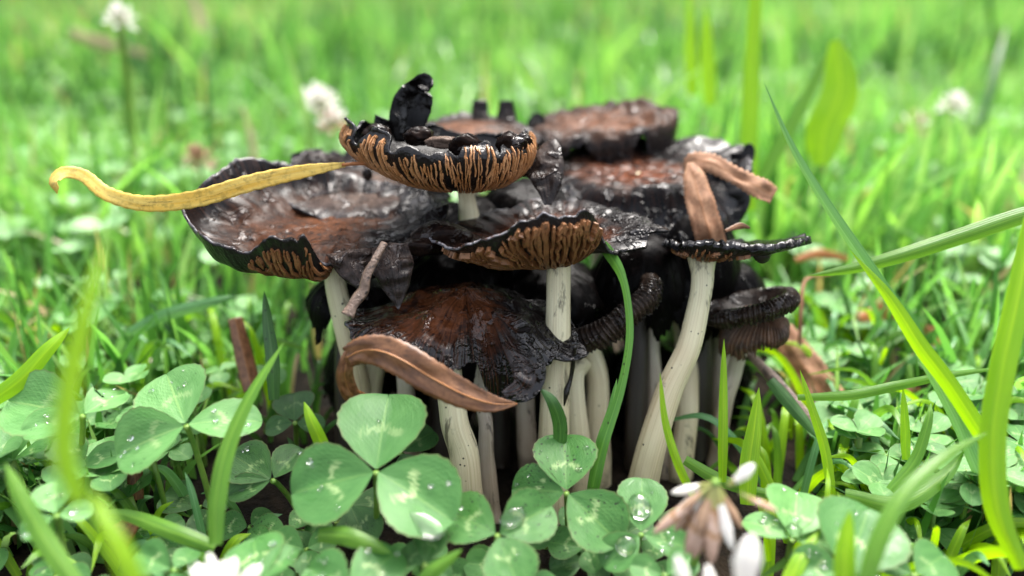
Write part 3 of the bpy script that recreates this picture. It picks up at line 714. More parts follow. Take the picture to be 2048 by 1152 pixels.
flap(capF, [P(1440, 330, 15.2), P(1462, 400, 15.0), P(1450, 460, 14.9)], [.7, .75, .3], M['cap_black'], 21, 'torn_flap')

# --- D: centre front cap
cD = P(1112, 497, 12.6)
mD = mushroom('centre front mushroom on the thickest pale stem, pale-edged rim and brown gills', (cD[0], cD[1], 0))
stem(mD, [P(1100, 1005, 12.9), P(1104, 900, 12.75), P(1112, 760, 12.65), P(1118, 620, 12.55), P(1117, 505, 12.5)], [.31, .26, .235, .205, .2], seed=7, flute=.06)
D = Cap(cD, {
    180: [(0, 0), (.5, -.02), (1.0, .0), (1.6, .12), (2.05, .24)],
    205: [(0, 0), (.5, -.02), (1.05, .03), (1.6, .18), (1.95, .34)],
    224: [(0, 0), (.45, .0), (.95, .08), (1.45, .30), (1.65, .52)],
    238: [(0, 0), (.42, .02), (.9, .16), (1.3, .55), (1.4, .86)],
    260: [(0, 0), (.4, .03), (.85, .2), (1.15, .62), (1.2, .92)],
    290: [(0, 0), (.38, .04), (.75, .24), (1.02, .62), (1.08, .92)],
    306: [(0, 0), (.36, .06), (.7, .24), (.92, .5), (.98, .70)],
    318: [(0, 0), (.4, .08), (.75, .16), (1.0, .22), (1.15, .26)],
    335: [(0, 0), (.5, .10), (.8, .14), (1.05, .16), (1.3, .12)],
    0:   [(0, 0), (.6, .13), (1.05, .26), (1.45, .36), (1.8, .28)],
    45:  [(0, 0), (.6, .13), (1.0, .28), (1.3, .40), (1.6, .36)],
    90:  [(0, 0), (.5, .1), (.9, .22), (1.3, .32), (1.6, .4)],
    135: [(0, 0), (.5, .05), (.9, .1), (1.3, .15), (1.7, .2)]},
    {180: 1, 200: 1.0, 214: .97, 226: 1.03, 236: .86, 244: 1.02, 270: .99, 300: 1.02, 312: .88, 320: .98, 332: .8, 345: 1.0, 352: .85, 0: 1, 90: 1},
    nth=420, ns=40, lump=.03, ruffle=.06, jag=.03, seed=7.0)
capD = D.build(mD, M['cap_centre'])
D.gills(M['gill_brown'], 54, 180, 309, s0=.12, s1=.93, w=.07, h=.09, wig=.045, fade=.35, gap=.14)

# --- F: right plate seen edge-on
cG = P(1408, 503, 12.8)
mG = mushroom('right front mushroom with thin edge-on black cap on a long curved stem', (cG[0], cG[1], 0))
stem(mG, [P(1275, 1010, 12.9), P(1300, 900, 12.75), P(1338, 780, 12.65), P(1378, 690, 12.6), P(1398, 600, 12.65), P(1404, 545, 12.7), P(1410, 505, 12.75)],
     [.27, .25, .22, .2, .18, .19, .27], seed=8, n=60)
Fc = Cap(cG, {0: [(0, 0), (.4, .05), (.9, .10), (1.35, .16), (1.72, .24)], 40: [(0, 0), (.35, .04), (.7, .06), (1.0, .1), (1.25, .12)], 90: [(0, 0), (.3, .02), (.6, .03), (.85, .04), (1.0, .05)],
     180: [(0, 0), (.15, .04), (.3, .1), (.45, .15), (.55, .2)], 270: [(0, 0), (.25, .04), (.5, .09), (.7, .16), (.8, .24)], 320: [(0, 0), (.35, .04), (.7, .1), (1.0, .16), (1.2, .22)]},
     tilt=(-14, 0, 0), seed=8.0, lump=.03, ruffle=.05, jag=.04, thick=(.2, .12))
capG = Fc.build(mG, M['cap_black'])
Fc.gills(M['gill_brown'], 26, 195, 310, s0=.35, s1=.9, w=.04, wig=.06, gap=.45, fade=.3)
blob(capG, P(1525, 508, 12.3), (.14, .12, .16), M['ink'], 1.7, 'ink_drop')

# --- Gc: low russet cap in front
cH = P(930, 572, 12.4)
mH = mushroom('low russet cone-shaped mushroom in front, split skirt, brown leaf against it', (cH[0], cH[1], 0))
stem(mH, [P(938, 985, 12.3), P(925, 905, 12.15), P(908, 830, 12.1), P(905, 720, 12.2), cH - (0, 0, .55)], [.25, .235, .215, .2, .2], seed=9, flute=.06)
Gc = Cap(cH, {
    180: [(0, 0), (.5, -.2), (1.0, -.38), (1.5, -.5), (1.95, -.62)],
    205: [(0, 0), (.5, -.2), (1.0, -.36), (1.5, -.46), (1.85, -.62)],
    228: [(0, 0), (.5, -.2), (.95, -.38), (1.35, -.48), (1.6, -.70)],
    262: [(0, 0), (.42, -.26), (.8, -.46), (1.1, -.62), (1.28, -.95)],
    275: [(0, -.05), (.4, -.25), (.75, -.42), (1.0, -.6), (1.15, -.85)],
    282: [(0, -.05), (.4, -.32), (.75, -.62), (.95, -.95), (1.0, -1.3)],
    296: [(0, -.05), (.42, -.25), (.8, -.6), (1.05, -1.1), (1.1, -1.6)],
    320: [(0, 0), (.5, -.22), (1.0, -.5), (1.4, -.85), (1.55, -1.25)],
    345: [(0, 0), (.6, -.25), (1.1, -.5), (1.6, -.78), (2.0, -.95)],
    20:  [(0, 0), (.6, -.2), (1.1, -.4), (1.5, -.55), (1.8, -.75)],
    90:  [(0, 0), (.5, -.15), (.9, -.4), (1.2, -.8), (1.4, -1.2)],
    140: [(0, 0), (.5, -.15), (1.0, -.35), (1.4, -.5), (1.7, -.7)]},
    {180: 1, 262: 1, 274: .97, 282: .72, 290: .9, 300: 1.0, 314: .78, 330: .82, 345: 1.03, 0: .9, 90: 1},
    nth=440, ns=52, lump=.12, ruffle=.07, jag=.05, seed=9.0, ridges=(95, .009, .62))
capH = Gc.build(mH, M['cap_front'])
flap(capH, [P(985, 625, 12.0), P(1025, 690, 11.72), P(1058, 740, 11.58), P(1045, 778, 11.5), P(1005, 792, 11.45)], [.04, .34, .52, .42, .14], M['cap_front'], 41, 'crumpled_flap', fold=-.2, ripple=.16)

# --- Hc: rolled ridged cap right of the thick stem
cI = P(1200, 610, 13.6)
mI = mushroom('dark mushroom with ridged rolled rim just right of the thickest stem', (cI[0], cI[1], 0))
stem(mI, [P(1165, 985, 13.5), P(1158, 880, 13.4), P(1150, 760, 13.5), P(1162, 720, 13.7)], [.22, .21, .19, .17], seed=10)
rimr = [(0, -.35), (.4, -.3), (.72, -.08), (.9, .06), (1.06, .0), (1.12, -.2), (1.0, -.38)]
Hc = Cap(cI, {180: rimr, 270: rimr, 0: rimr, 90: [(0, 0), (.4, .02), (.7, -.1), (.9, -.3), (1.0, -.5), (1.0, -.7), (1, -.9)]},
     tilt=(-8, -34, 0), seed=10.0, lump=.04, ruffle=.03, jag=.03, ridges=(74, .024, .42), nth=460)
capI = Hc.build(mI, M['cap_rolled'])

# --- Ic: rolled cap at the right
cK = P(1495, 600, 13.6)
mK = mushroom('small shrivelled mushroom at the right under the edge-on cap, rim rolled, frayed gills', (cK[0], cK[1], 0))
stem(mK, [P(1420, 960, 14.4), P(1450, 820, 14.2), P(1475, 700, 13.9)], [.16, .15, .14], M['stem_dim'], 11)
rimk = [(0, -.28), (.35, -.22), (.6, -.04), (.74, .05), (.88, .0), (.93, -.16), (.82, -.3)]
Ic = Cap(cK, {180: rimk, 270: rimk, 0: rimk, 90: rimk}, tilt=(-15, -14, 0), seed=11.0, lump=.03, ruffle=.03, jag=.03, ridges=(66, .02, .42), nth=420, scale=.92)
capK = Ic.build(mK, M['cap_rolled'])
K2 = Cap(P(1530, 625, 13.5), {180: [(0, 0), (.3, -.1), (.55, -.3), (.7, -.55), (.7, -.8)], 270: [(0, 0), (.25, -.06), (.4, -.2), (.48, -.35), (.4, -.5)], 0: [(0, 0), (.2, -.02), (.35, -.1), (.42, -.25), (.35, -.42)], 90: [(0, 0), (.3, 0), (.5, -.1), (.6, -.2), (.6, -.4)]},
     seed=12.0, lump=.06, ruffle=.12, jag=.15, ridges=(48, .03, .2), nth=300)
K2.build(mK, M['gill_dark'], None, 'frayed_gill_mass')

# --- black collapsed caps in the middle of the clump
def collapsed(px, py, d, r, drop, label, seed, stem_pts, rad):
    c = P(px, py, d)
    m = mushroom(label, (c[0], c[1], 0))
    stem(m, stem_pts + [c - (0, 0, .1)], rad, (M['stem'] if seed % 2 else M['stem_dim']) if seed < 17 else M['stem_ink_shade'], seed)
    k = Cap(c, {a: [(0, 0), (.35 * r, -.05), (.7 * r, -.1 - .15 * drop), (.95 * r, -.6 * drop), (1.02 * r, -drop)] for a in (0, 90, 180, 270)},
            {0: 1, 40: .7, 80: 1.1, 130: .85, 170: 1.05, 200: .75, 240: 1.05, 262: .7, 290: 1.05, 320: .8}, seed=seed, lump=.08, ruffle=.12, jag=.1, nth=240)
    k.build(m, M['cap_ink'])
    return m
collapsed(1085, 520, 14.2, 1.35, 1.0, 'black dissolved mushroom in shadow behind the thickest stem', 13, [P(1200, 985, 14.0), P(1195, 860, 13.9), P(1188, 720, 13.8)], [.24, .22, .2, .18])
collapsed(1330, 500, 14.6, 1.25, 1.5, 'black dissolved mushroom in shadow behind the long curved stem', 14, [P(1330, 980, 14.2), P(1320, 860, 14.3), P(1300, 700, 14.5)], [.24, .2, .17, .16])
collapsed(800, 560, 14.2, 1.3, .9, 'black dissolved mushroom in shadow under the left saucer', 15, [P(745, 860, 13.9), P(742, 780, 13.9), P(760, 680, 14.0)], [.22, .22, .21, .2])
collapsed(1455, 520, 14.8, .95, 1.4, 'black dissolved mushroom at the right edge of the clump under the blue-black cap', 16, [P(1440, 960, 14.8), P(1440, 800, 14.8)], [.2, .18, .16])
collapsed(900, 600, 14.8, 1.1, 2.0, 'added black mushroom darkening the gap behind the low russet cap', 17, [P(900, 900, 14.8), P(900, 800, 14.8)], [.2, .2, .18])  # low black caps added to darken the lit gaps behind the stems
collapsed(1130, 640, 15.0, 1.2, 1.9, 'added black mushroom darkening the gap low behind the row of central stems', 18, [P(1130, 900, 15), P(1130, 800, 15)], [.2, .2, .18])
collapsed(1300, 690, 15.2, 1.0, 1.6, 'added black mushroom darkening the gap low behind the curved stem', 20, [P(1300, 900, 15.2), P(1300, 800, 15.2)], [.2, .2, .18])
collapsed(1430, 660, 15.4, .9, 1.7, 'added black mushroom darkening the gap low behind the shrivelled one', 22, [P(1430, 900, 15.4), P(1430, 800, 15.4)], [.18, .18, .16])
collapsed(720, 660, 14.6, .8, 1.4, 'small added black mushroom darkening the left foot of the clump', 24, [P(720, 900, 14.6), P(720, 800, 14.6)], [.18, .18, .16])
collapsed(985, 398, 14.5, 1.25, .9, 'black slimy collapsed cap between the topmost and the left saucer mushrooms', 26, [P(1000, 900, 14.4), P(1000, 700, 14.4)], [.2, .2, .18])
collapsed(900, 500, 13.9, .95, .7, 'black slimy scrap of cap just behind the left end of the centre front cap', 28, [P(880, 900, 14.2), P(880, 700, 14.1)], [.2, .2, .18])
collapsed(1280, 470, 13.9, .95, 1.5, 'black slimy cap tucked between the centre front and the edge-on cap', 30, [P(1270, 900, 14.2), P(1275, 700, 14.1)], [.2, .2, .18])
collapsed(1400, 430, 14.4, .9, 1.7, 'black slimy cap under the hanging tan leaf', 32, [P(1400, 900, 14.6), P(1400, 700, 14.5)], [.2, .2, .18])
collapsed(700, 545, 13.9, .85, .8, 'black torn cap hanging in the shade under the left saucer', 34, [P(690, 900, 14.2), P(690, 700, 14.1)], [.18, .18, .16])
collapsed(1050, 362, 14.6, 1.0, 1.0, 'black slimy cap under the right edge of the topmost mushroom', 36, [P(1050, 900, 14.8), P(1050, 700, 14.7)], [.2, .2, .18])
collapsed(870, 400, 14.6, .8, .8, 'black slimy cap under the left of the topmost mushroom', 38, [P(870, 900, 14.8), P(870, 700, 14.7)], [.2, .2, .18])
# bare stems whose caps have gone
def bare_stem(label, pts, rad, mat, seed):
    t = thing('capless_mushroom', (pts[0][0], pts[0][1], 0), label, 'mushroom')
    stem(t, pts, rad, mat, seed)
    return t
bare_stem('thin dirty mushroom stem right beside the stem below the brown leaf', [P(985, 1010, 12.9), P(978, 930, 12.8), P(968, 850, 12.75), P(965, 780, 12.9), P(968, 700, 13.1)], [.15, .14, .12, .12, .12], M['stem_dim'], 21)
bare_stem('dark pinkish stem in shadow just left of the thickest stem', [P(1065, 960, 14.0), P(1055, 860, 13.9), P(1045, 760, 14.0), P(1050, 660, 14.2)], [.2, .18, .16, .15], M['stem_dim'], 22)
bare_stem('short stub of stem in shadow left of the low russet cap', [P(820, 860, 13.6), P(815, 780, 13.5), P(812, 720, 13.5)], [.16, .15, .14], M['stem_dim'], 23)

# ink drips
t = thing('ink_drip', P(1138, 745, 12.2), 'thin black ink drip running down the thickest stem', 'ink drip')
V, F, A_ = tube([P(1150, 690, 12.1), P(1146, 730, 12.28), P(1141, 760, 12.36), P(1133, 785, 12.38), P(1128, 812, 12.42)], [.03, .035, .03, .055, .012], 24, 10, .2, 3)
obj('drip', V, F, M['ink'], t)

# ------------------------------------------------------------------ fallen leaves and strands
def leaf_thing(name, label, cat, pts, widths, mat, part='blade', base=None, **kw):
    pts = [np.asarray(p, float) for p in pts]
    b = pts[len(pts) // 2] if base is None else base
    t = thing(name, b, label, cat)
    kw.setdefault('thick', .018); kw.setdefault('n', 48); kw.setdefault('nu', 9)
    mr = kw.pop('rib_tube', 0)
    V, F, A = ribbon(pts, widths, **kw)
    ob = obj(part, V, F, mat, t, pts_attr={'rib': A})
    if mr:
        vw = [np.asarray(p) for p in pts]; vw = [p + (CAMP - p) / np.linalg.norm(CAMP - p) * .008 for p in vw]
        V, F, A = tube(vw, [mr * .6] + [mr] * 5 + [mr * .7, mr * .3], 48, 6, .1)
        obj('midrib', V, F, M['midrib'], ob)
    return t

t = leaf_thing('fallen_leaf', 'long narrow yellow leaf lying across the left saucer, tip curled', 'leaf',
    [P(116, 382, 12.3), P(108, 362, 12.35), P(128, 345, 12.45), P(168, 352, 12.6), P(215, 388, 12.6), P(290, 407, 12.5), P(390, 398, 12.4), P(500, 366, 12.4), P(600, 344, 12.5), P(690, 329, 12.6)],
    [.17, .21, .20, .21, .23, .25, .27, .28, .27, .22, .08], M['leaf_yellow'], fold=.06, ripple=.05, seed=1, thick=.005, crease=True, n=70,
    rolls=[1.2, .8, .3, .1, 0, 0, .05, .1, .1], serr=.05)
V, F, A_ = tube([P(684, 330, 12.6), P(715, 327, 12.62), P(742, 327, 12.65)], [.03, .032, .04], 14, 8, .1)
obj('leaf_stalk', V, F, M['leaf_orange'], t, pts_attr={'rib': A_})
t = leaf_thing('fallen_leaf', 'wet brown willow leaf with raised midrib lying against the low russet cap', 'leaf',
    [P(692, 716, 11.02), P(722, 702, 10.92), P(760, 702, 10.84), P(808, 722, 10.76), P(866, 757, 10.76), P(930, 790, 10.84), P(985, 807, 10.95), P(1035, 808, 11.05)],
    [.30, .40, .46, .49, .48, .40, .26, .03], M['leaf_brown'], fold=.16, ripple=.12, crease=True, rib_tube=.013, thick=.005, seed=2, rolls=[.1, 0, -.1, -.15, -.1, 0, 0], serr=.03)
V, F, A_ = ribbon([P(706, 690, 11.04), P(694, 720, 11.05), P(690, 755, 11.15), P(704, 790, 11.35), P(730, 800, 11.6)], [.10, .20, .26, .26, .2], n=26, nu=9, fold=.1, ripple=.15, seed=3, thick=.005)
obj('curled_end', V, F, M['leaf_brown'], t, pts_attr={'rib': A_})
leaf_thing('fallen_leaf', 'tan folded leaf arm drooping off the right of the blue-black cap', 'leaf',
    [P(1372, 345, 14.3), P(1385, 322, 14.25), P(1420, 325, 14.1), P(1470, 350, 14.0), P(1520, 375, 13.9), P(1548, 392, 13.9)],
    [.12, .34, .40, .34, .44, .34], M['leaf_tan'], fold=.12, ripple=.16, crease=True, thick=.006, serr=.10, seed=3, rolls=[.2, .4, .5, .5, .4])
leaf_thing('fallen_leaf', 'tan folded leaf hanging down over the blue-black flank, crease along it', 'leaf',
    [P(1380, 325, 14.2), P(1388, 350, 14.0), P(1400, 400, 13.8), P(1418, 462, 13.7), P(1430, 500, 13.9)],
    [.12, .40, .52, .54, .5], M['leaf_tan'], fold=.3, ripple=.12, crease=True, thick=.006, serr=.04, seed=4, roll=.2)
t = thing('dead_strand', P(735, 560, 11.75), 'withered brown strand hanging diagonally beside the torn grey flaps', 'plant strand')
V, F, A_ = tube([P(772, 485, 11.9), P(752, 520, 11.75), P(730, 570, 11.65), P(712, 605, 11.6), P(698, 632, 11.6)], [.05, .06, .075, .09, .10], 34, 9, .35, 3, .05, .6)
obj('strand', V, F, M['twig'], t)
def curl(label, pts, widths, mat, **kw): leaf_thing('dead_leaf', label, 'leaf', pts, widths, mat, **kw)
curl('rusty brown dead stalk standing left of the clump', [P(505, 780, 14.0), P(490, 720, 14.2), P(470, 635, 14.4)], [.32, .34, .26], M['leaf_brown'], fold=.4, seed=5)
curl('broad brown dead leaf lying at the right behind the grass tangle', [P(1560, 660, 15.6), P(1610, 735, 15.0), P(1655, 800, 14.6), P(1700, 850, 14.3)], [.5, .7, .7, .4], M['leaf_tan'], fold=.15, seed=6, ripple=.12, crease=True, serr=.05)
curl('small upright tan leaf scrap in the clover at the right', [P(1752, 880, 13.6), P(1752, 820, 13.7)], [.26, .28], M['leaf_tan'], fold=.3, seed=7)
curl('orange dead leaf standing behind the long crossing blades', [P(1850, 720, 17), P(1862, 680, 17.2), P(1845, 655, 17.3)], [.5, .55, .2], M['leaf_orange'], fold=.2, seed=8)
curl('flat brown leaf fragment lying right of the orange leaf', [P(1935, 715, 17), P(2005, 718, 17)], [.35, .3], M['leaf_tan'], fold=.1, seed=9)
curl('rust-coloured leaf piece lying by the bright crossing blade', [P(1690, 605, 19), P(1740, 620, 18.6), P(1790, 640, 18)], [.3, .5, .2], M['leaf_orange'], fold=.1, seed=10)
curl('rust-red dead leaf upright just behind the right end of the edge-on cap', [P(1590, 520, 18.5), P(1640, 508, 18.6), P(1710, 522, 18.8)], [.12, .26, .1], M['leaf_orange'], fold=.15, seed=21)
curl('orange-brown leaf strip standing behind the long crossing blades, left of the orange leaf', [P(1720, 640, 16.8), P(1765, 625, 16.8), P(1800, 632, 16.8)], [.25, .42, .2], M['leaf_orange'], fold=.15, seed=23)
curl('pinkish brown stick-like leaf lying in the right background', [P(1600, 780, 15.0), P(1690, 800, 14.6), P(1840, 780, 14.9)], [.2, .28, .2], M['leaf_brown'], fold=.3, seed=11)
curl('thin brown stalk upright behind the left clover', [P(272, 1000, 11.8), P(270, 930, 11.8), P(276, 815, 12.0)], [.22, .22, .16], M['leaf_brown'], fold=.4, seed=12)
curl('rust brown leaf scrap low between the left grass blades', [P(232, 1080, 10.6), P(270, 1040, 10.8)], [.4, .2], M['leaf_brown'], fold=.2, seed=13)
curl('brown curl of leaf lying on the edge-on cap', [P(1450, 462, 12.8), P(1480, 452, 12.9), P(1500, 456, 12.9)], [.05, .12, .03], M['leaf_brown'], fold=.2, seed=14)
curl('thin ochre stalk arching right of the shrivelled mushroom', [P(1600, 690, 15), P(1602, 620, 15), P(1612, 560, 15.2), P(1660, 550, 15.4)], [.08, .08, .07, .03], M['leaf_tan'], fold=.2, seed=15)
curl('long dark rotten leaf sloping into the clump from the right', [P(1480, 690, 14.2), P(1550, 760, 13.8), P(1610, 830, 13.4), P(1650, 880, 13.2)], [.12, .2, .2, .1], M['twig'], fold=.3, seed=16)

# ------------------------------------------------------------------ hero grass blades
def blade(label, pts, width, mat='blade', fold=.3, roll=0.0, prof=None, seed=0, group=None, n=40, nu=5, rolls=None):
    pts = [P(*p) for p in pts]                      # base first, tip last
    prof = prof or [.75, .9, 1, 1, .97, .9, .8, .65, .42, .02]
    t = thing('grass_blade', (pts[0][0], pts[0][1], pts[0][2]), label, 'grass', group)
    V, F, A = ribbon(pts, [width * q for q in prof], roll=roll, n=n, nu=nu, fold=fold, ripple=.03, seed=seed, rolls=rolls)
    obj('blade', V, F, M[mat], t, pts_attr={'rib': A})
    return t

blade('broad blurred grass blade close to the lens at the far left', [(160, 1010, 6.0), (128, 900, 6.0), (140, 760, 6.1), (178, 600, 6.3), (215, 470, 6.6)], .17, 'blade_lime', seed=1)
blade('blurred grass blade leaning left at bottom left corner', [(300, 1250, 6.4), (255, 1130, 6.4), (210, 1040, 6.5), (185, 980, 6.7)], .18, 'blade_lime', seed=2)
blade('bright folded grass blade rising in front of the left clover pair', [(428, 1090, 9.8), (432, 1000, 9.9), (452, 900, 10.1), (500, 790, 10.4), (567, 685, 10.8)], .25, 'blade', seed=3, roll=.5)
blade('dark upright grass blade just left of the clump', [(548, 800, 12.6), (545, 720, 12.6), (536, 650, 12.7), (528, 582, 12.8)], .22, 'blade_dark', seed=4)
blade('ink-specked thin blade curving up to the centre cap, kinked near its tip', [(1185, 975, 11.6), (1205, 890, 11.6), (1240, 780, 11.6), (1258, 680, 11.6), (1254, 600, 11.7), (1240, 545, 11.8), (1215, 505, 12.0), (1198, 482, 12.1)], .155, 'blade_speck', seed=5, prof=[1.3, 1.2, 1, .85, .8, .75, .8, 1.2, 1.3, .8], roll=.4)
blade('short specked blade beside the foot of the kinked blade', [(1180, 985, 11.7), (1200, 890, 11.75), (1222, 820, 11.8), (1234, 757, 11.9)], .15, 'blade_speck', seed=6)
blade('small dark blade arching down from the ink clot', [(1118, 905, 11.6), (1120, 850, 11.5), (1105, 805, 11.4), (1080, 776, 11.45)], .22, 'blade_dark', seed=7)
blade('thin lime blade leaning before the long curved stem', [(1390, 1000, 11.3), (1355, 925, 11.3), (1330, 840, 11.4), (1320, 745, 11.5)], .13, 'blade_lime', seed=8)
blade('straight upright lime blade right of the curved stem', [(1445, 965, 11.6), (1446, 870, 11.6), (1447, 770, 11.7), (1448, 678, 11.8)], .145, 'blade_lime', seed=9, fold=.5)
blade('wide lime blade behind the pink flower', [(1495, 1010, 11.6), (1498, 930, 11.7), (1508, 860, 11.8), (1518, 775, 12.0)], .28, 'blade_lime', seed=10)
blade('long folded blade crossing diagonally from upper centre right down to the right edge', [(2010, 1080, 11.2), (1960, 960, 11.3), (1905, 830, 11.4), (1830, 690, 11.5), (1750, 560, 11.6), (1650, 410, 11.7), (1580, 290, 11.8), (1527, 163, 11.9)], .27, 'blade_blue', seed=11, prof=[.9, 1, 1, 1, .9, .8, .7, .55, .35, .02], roll=.6, fold=.6)
blade('lime blade crossing diagonally along the long folded one', [(1965, 870, 11.1), (1900, 770, 11.15), (1840, 690, 11.2), (1775, 590, 11.3), (1700, 500, 11.6)], .24, 'blade_lime', seed=12, prof=[1, 1, 1, 1, 1, .9, .8, .6, .3, .02])
blade('long green blade reaching in from the right edge towards the clump', [(2200, 390, 12.2), (2050, 430, 12.3), (1930, 470, 12.4), (1800, 512, 12.5), (1700, 538, 12.7), (1615, 552, 12.9)], .27, 'blade', seed=13, fold=.5)
blade('large bright lime blade standing at the right edge', [(2045, 1140, 9.8), (1995, 1020, 9.9), (1985, 880, 10.0), (2005, 740, 10.1), (2035, 600, 10.3), (2070, 430, 10.6)], .31, 'blade_lime', seed=14, fold=.55, prof=[.6, .8, 1, 1, 1, 1, 1, .95, .9, .8])
blade('tall lime blade rising out of the top of the frame right of the clump', [(1500, 420, 18.5), (1498, 300, 18.6), (1503, 150, 18.8), (1512, -20, 19), (1520, -150, 19.2)], .42, 'blade_lime', seed=15)
blade('second tall lime blade left of the one leaving the frame', [(1505, 330, 19), (1502, 220, 19), (1497, 115, 19.2)], .3, 'blade_lime', seed=16)
blade('upright lime blade blurred above the back right cap', [(1420, 210, 22), (1415, 110, 22), (1412, 10, 22)], .42, 'blade_lime', seed=17)
blade('thin lime blade blurred above the back right cap, further left', [(1385, 190, 24), (1382, 100, 24), (1378, -20, 24)], .4, 'blade_lime', seed=18)
blade('broad rounded lime leaf standing blurred behind the right blades', [(1640, 330, 20), (1650, 260, 20), (1680, 180, 20), (1670, 80, 20.2)], .95, 'blade_lime', seed=19, prof=[.4, .7, .9, 1, 1, 1, .95, .85, .65, .3])
blade('blurred green blade leaning right below the rounded leaf', [(1500, 400, 19), (1560, 290, 19), (1620, 180, 19), (1655, 100, 19)], .34, 'blade', seed=20)
blade('horizontal green blade crossing the right side below the long ones', [(1595, 795, 12.2), (1700, 790, 12.0), (1800, 770, 11.9), (1900, 750, 11.8), (2010, 735, 11.9)], .16, 'blade', seed=21, prof=[.6, .8, 1, 1, 1, .9, .8, .6, .4, .1])
blade('thin upright lime blade at the left of the right tangle', [(1665, 1000, 11.6), (1650, 900, 11.7), (1625, 820, 11.8), (1600, 740, 12)], .15, 'blade_lime', seed=22)
blade('slim upright blade in the middle of the right tangle', [(1812, 920, 11.8), (1810, 850, 11.9), (1806, 775, 12)], .14, 'blade_lime', seed=23)
blade('curving green blade in the right tangle pointing up right', [(1780, 980, 11.3), (1830, 920, 11.4), (1855, 850, 11.5), (1862, 805, 11.7)], .16, 'blade', seed=24)
blade('long blurred blade sweeping from bottom right up to the large lime one', [(1725, 1200, 8.6), (1750, 1100, 8.7), (1800, 1000, 8.9), (1880, 920, 9.2), (1975, 865, 9.6)], .20, 'blade', seed=25, fold=.2)
blade('stubby blurred blade standing at the bottom beside the right clover', [(1690, 1190, 8.8), (1690, 1110, 8.9), (1700, 1020, 9.1)], .24, 'blade_lime', seed=26)
blade('short pale-green blade lying flat below the centre clover', [(635, 1070, 10.2), (690, 1072, 10.1), (740, 1088, 10.05), (782, 1106, 10.0)], .24, 'blade', seed=27)
blade('short lime spike left of the centre clover', [(660, 930, 11.2), (640, 880, 11.2), (622, 840, 11.2), (608, 803, 11.3)], .20, 'blade_lime', seed=28)
blade('blade pointing right at the bottom centre', [(840, 1170, 9.6), (870, 1140, 9.6), (925, 1098, 9.7)], .2, 'blade', seed=29)
blade('blade leaning left at the left edge below the clover', [(160, 1180, 8.9), (90, 1080, 9.0), (40, 990, 9.1), (10, 925, 9.2)], .22, 'blade', seed=30)
blade('long blade lying low at the left under the clover pair', [(430, 1095, 10.4), (350, 1065, 10.4), (270, 1035, 10.6), (200, 1020, 10.8)], .22, 'blade', seed=31)
blade('lime blade pointing up right at the left edge', [(-30, 810, 11.2), (40, 760, 11.4), (95, 700, 11.6), (140, 655, 11.9)], .26, 'blade_lime', seed=32)
blade('long green blade blurred at the left running down to the right', [(480, 560, 30), (330, 450, 29), (180, 350, 28), (0, 250, 27)], .5, 'blade', seed=33)
blade('green blurred blade at the left, lower of the parallel pair', [(470, 640, 24), (330, 540, 23.5), (180, 430, 23), (0, 310, 22.5)], .42, 'blade', seed=34)
blade('pale blade lying right below the left saucer', [(260, 665, 15.0), (330, 630, 15.0), (420, 605, 15.0), (475, 592, 15.2)], .25, 'blade_blue', seed=35)
blade('short curved blade at the foot of the right clover', [(1570, 1180, 9.5), (1600, 1120, 9.7), (1640, 1060, 10)], .2, 'blade_lime', seed=36)
blade('wide pale blade lying in the right tangle towards the right edge', [(1690, 990, 11.2), (1790, 1010, 11.0), (1880, 960, 11.2), (1930, 900, 11.5)], .26, 'blade', seed=37)
blade('green blade slanting down behind the pink flower', [(1370, 920, 12.0), (1440, 960, 11.9), (1520, 985, 11.8), (1600, 990, 11.8)], .2, 'blade', seed=38)
blade('dark dying blade with blackened middle lying left of the right tangle', [(1540, 760, 13.0), (1590, 820, 12.7), (1640, 880, 12.4)], .22, 'blade_dark', seed=39)

# loose blades of the tangles, alike enough to share a label
def tangle(n, x0, x1, y0, y1, dz, label, group, lo, hi, seed, wd=(.12, .24), mats=('blade', 'blade_lime', 'blade', 'blade_blue')):
    r = random.Random(seed)
    for k in range(n):
        px, py = r.uniform(x0, x1), r.uniform(y0, y1)
        b = G(px, py); az = r.uniform(0, 6.283); L = r.uniform(lo, hi); lean = r.uniform(.25, .95)
        dr = np.array([math.cos(az), math.sin(az), 0]); b[2] = ground_z(b[0], b[1]) - .1
        p = [b, b + dr * L * lean * .25 + (0, 0, L * .38), b + dr * L * lean * .6 + (0, 0, L * .66), b + dr * L * lean + (0, 0, L * (.85 - .35 * lean))]
        t = thing('grass_blade', b, label, 'grass', group)
        wv = r.uniform(*wd)
        V, F, A = ribbon(p, [wv * q for q in [.7, .9, 1, 1, .9, .75, .5, .02]], n=18, nu=3, fold=.35, roll=r.uniform(-.5, .5), seed=r.uniform(0, 50), side_hint=np.cross(dr, (0, 0, 1)) + np.array([r.uniform(-.4, .4), r.uniform(-.4, .4), .2]) if False else None)
        obj('blade', V, F, M[r.choice(mats)], t, pts_attr={'rib': A})
tangle(110, 1540, 2060, 880, 1190, 0, 'green grass blade in the dense tangle at the lower right', 'grass blades of the lower right tangle', 1.2, 2.6, 5, (.09, .2), ('blade', 'blade_lime', 'blade_lime', 'blade_blue'))
tangle(60, 1580, 2048, 690, 920, 0, 'green grass blade standing in the clover right of the clump', 'grass blades right of the clump', 1.5, 2.8, 6, (.09, .18), ('blade', 'blade_lime', 'blade_lime', 'blade_blue'))
tangle(48, -20, 520, 950, 1180, 0, 'short green grass blade among the clover at the lower left', 'grass blades at the lower left', .9, 2.0, 7, (.1, .2))
tangle(40, 0, 560, 680, 900, 0, 'green grass blade standing in the lawn left of the clump', 'grass blades left of the clump', 1.5, 3.0, 8)
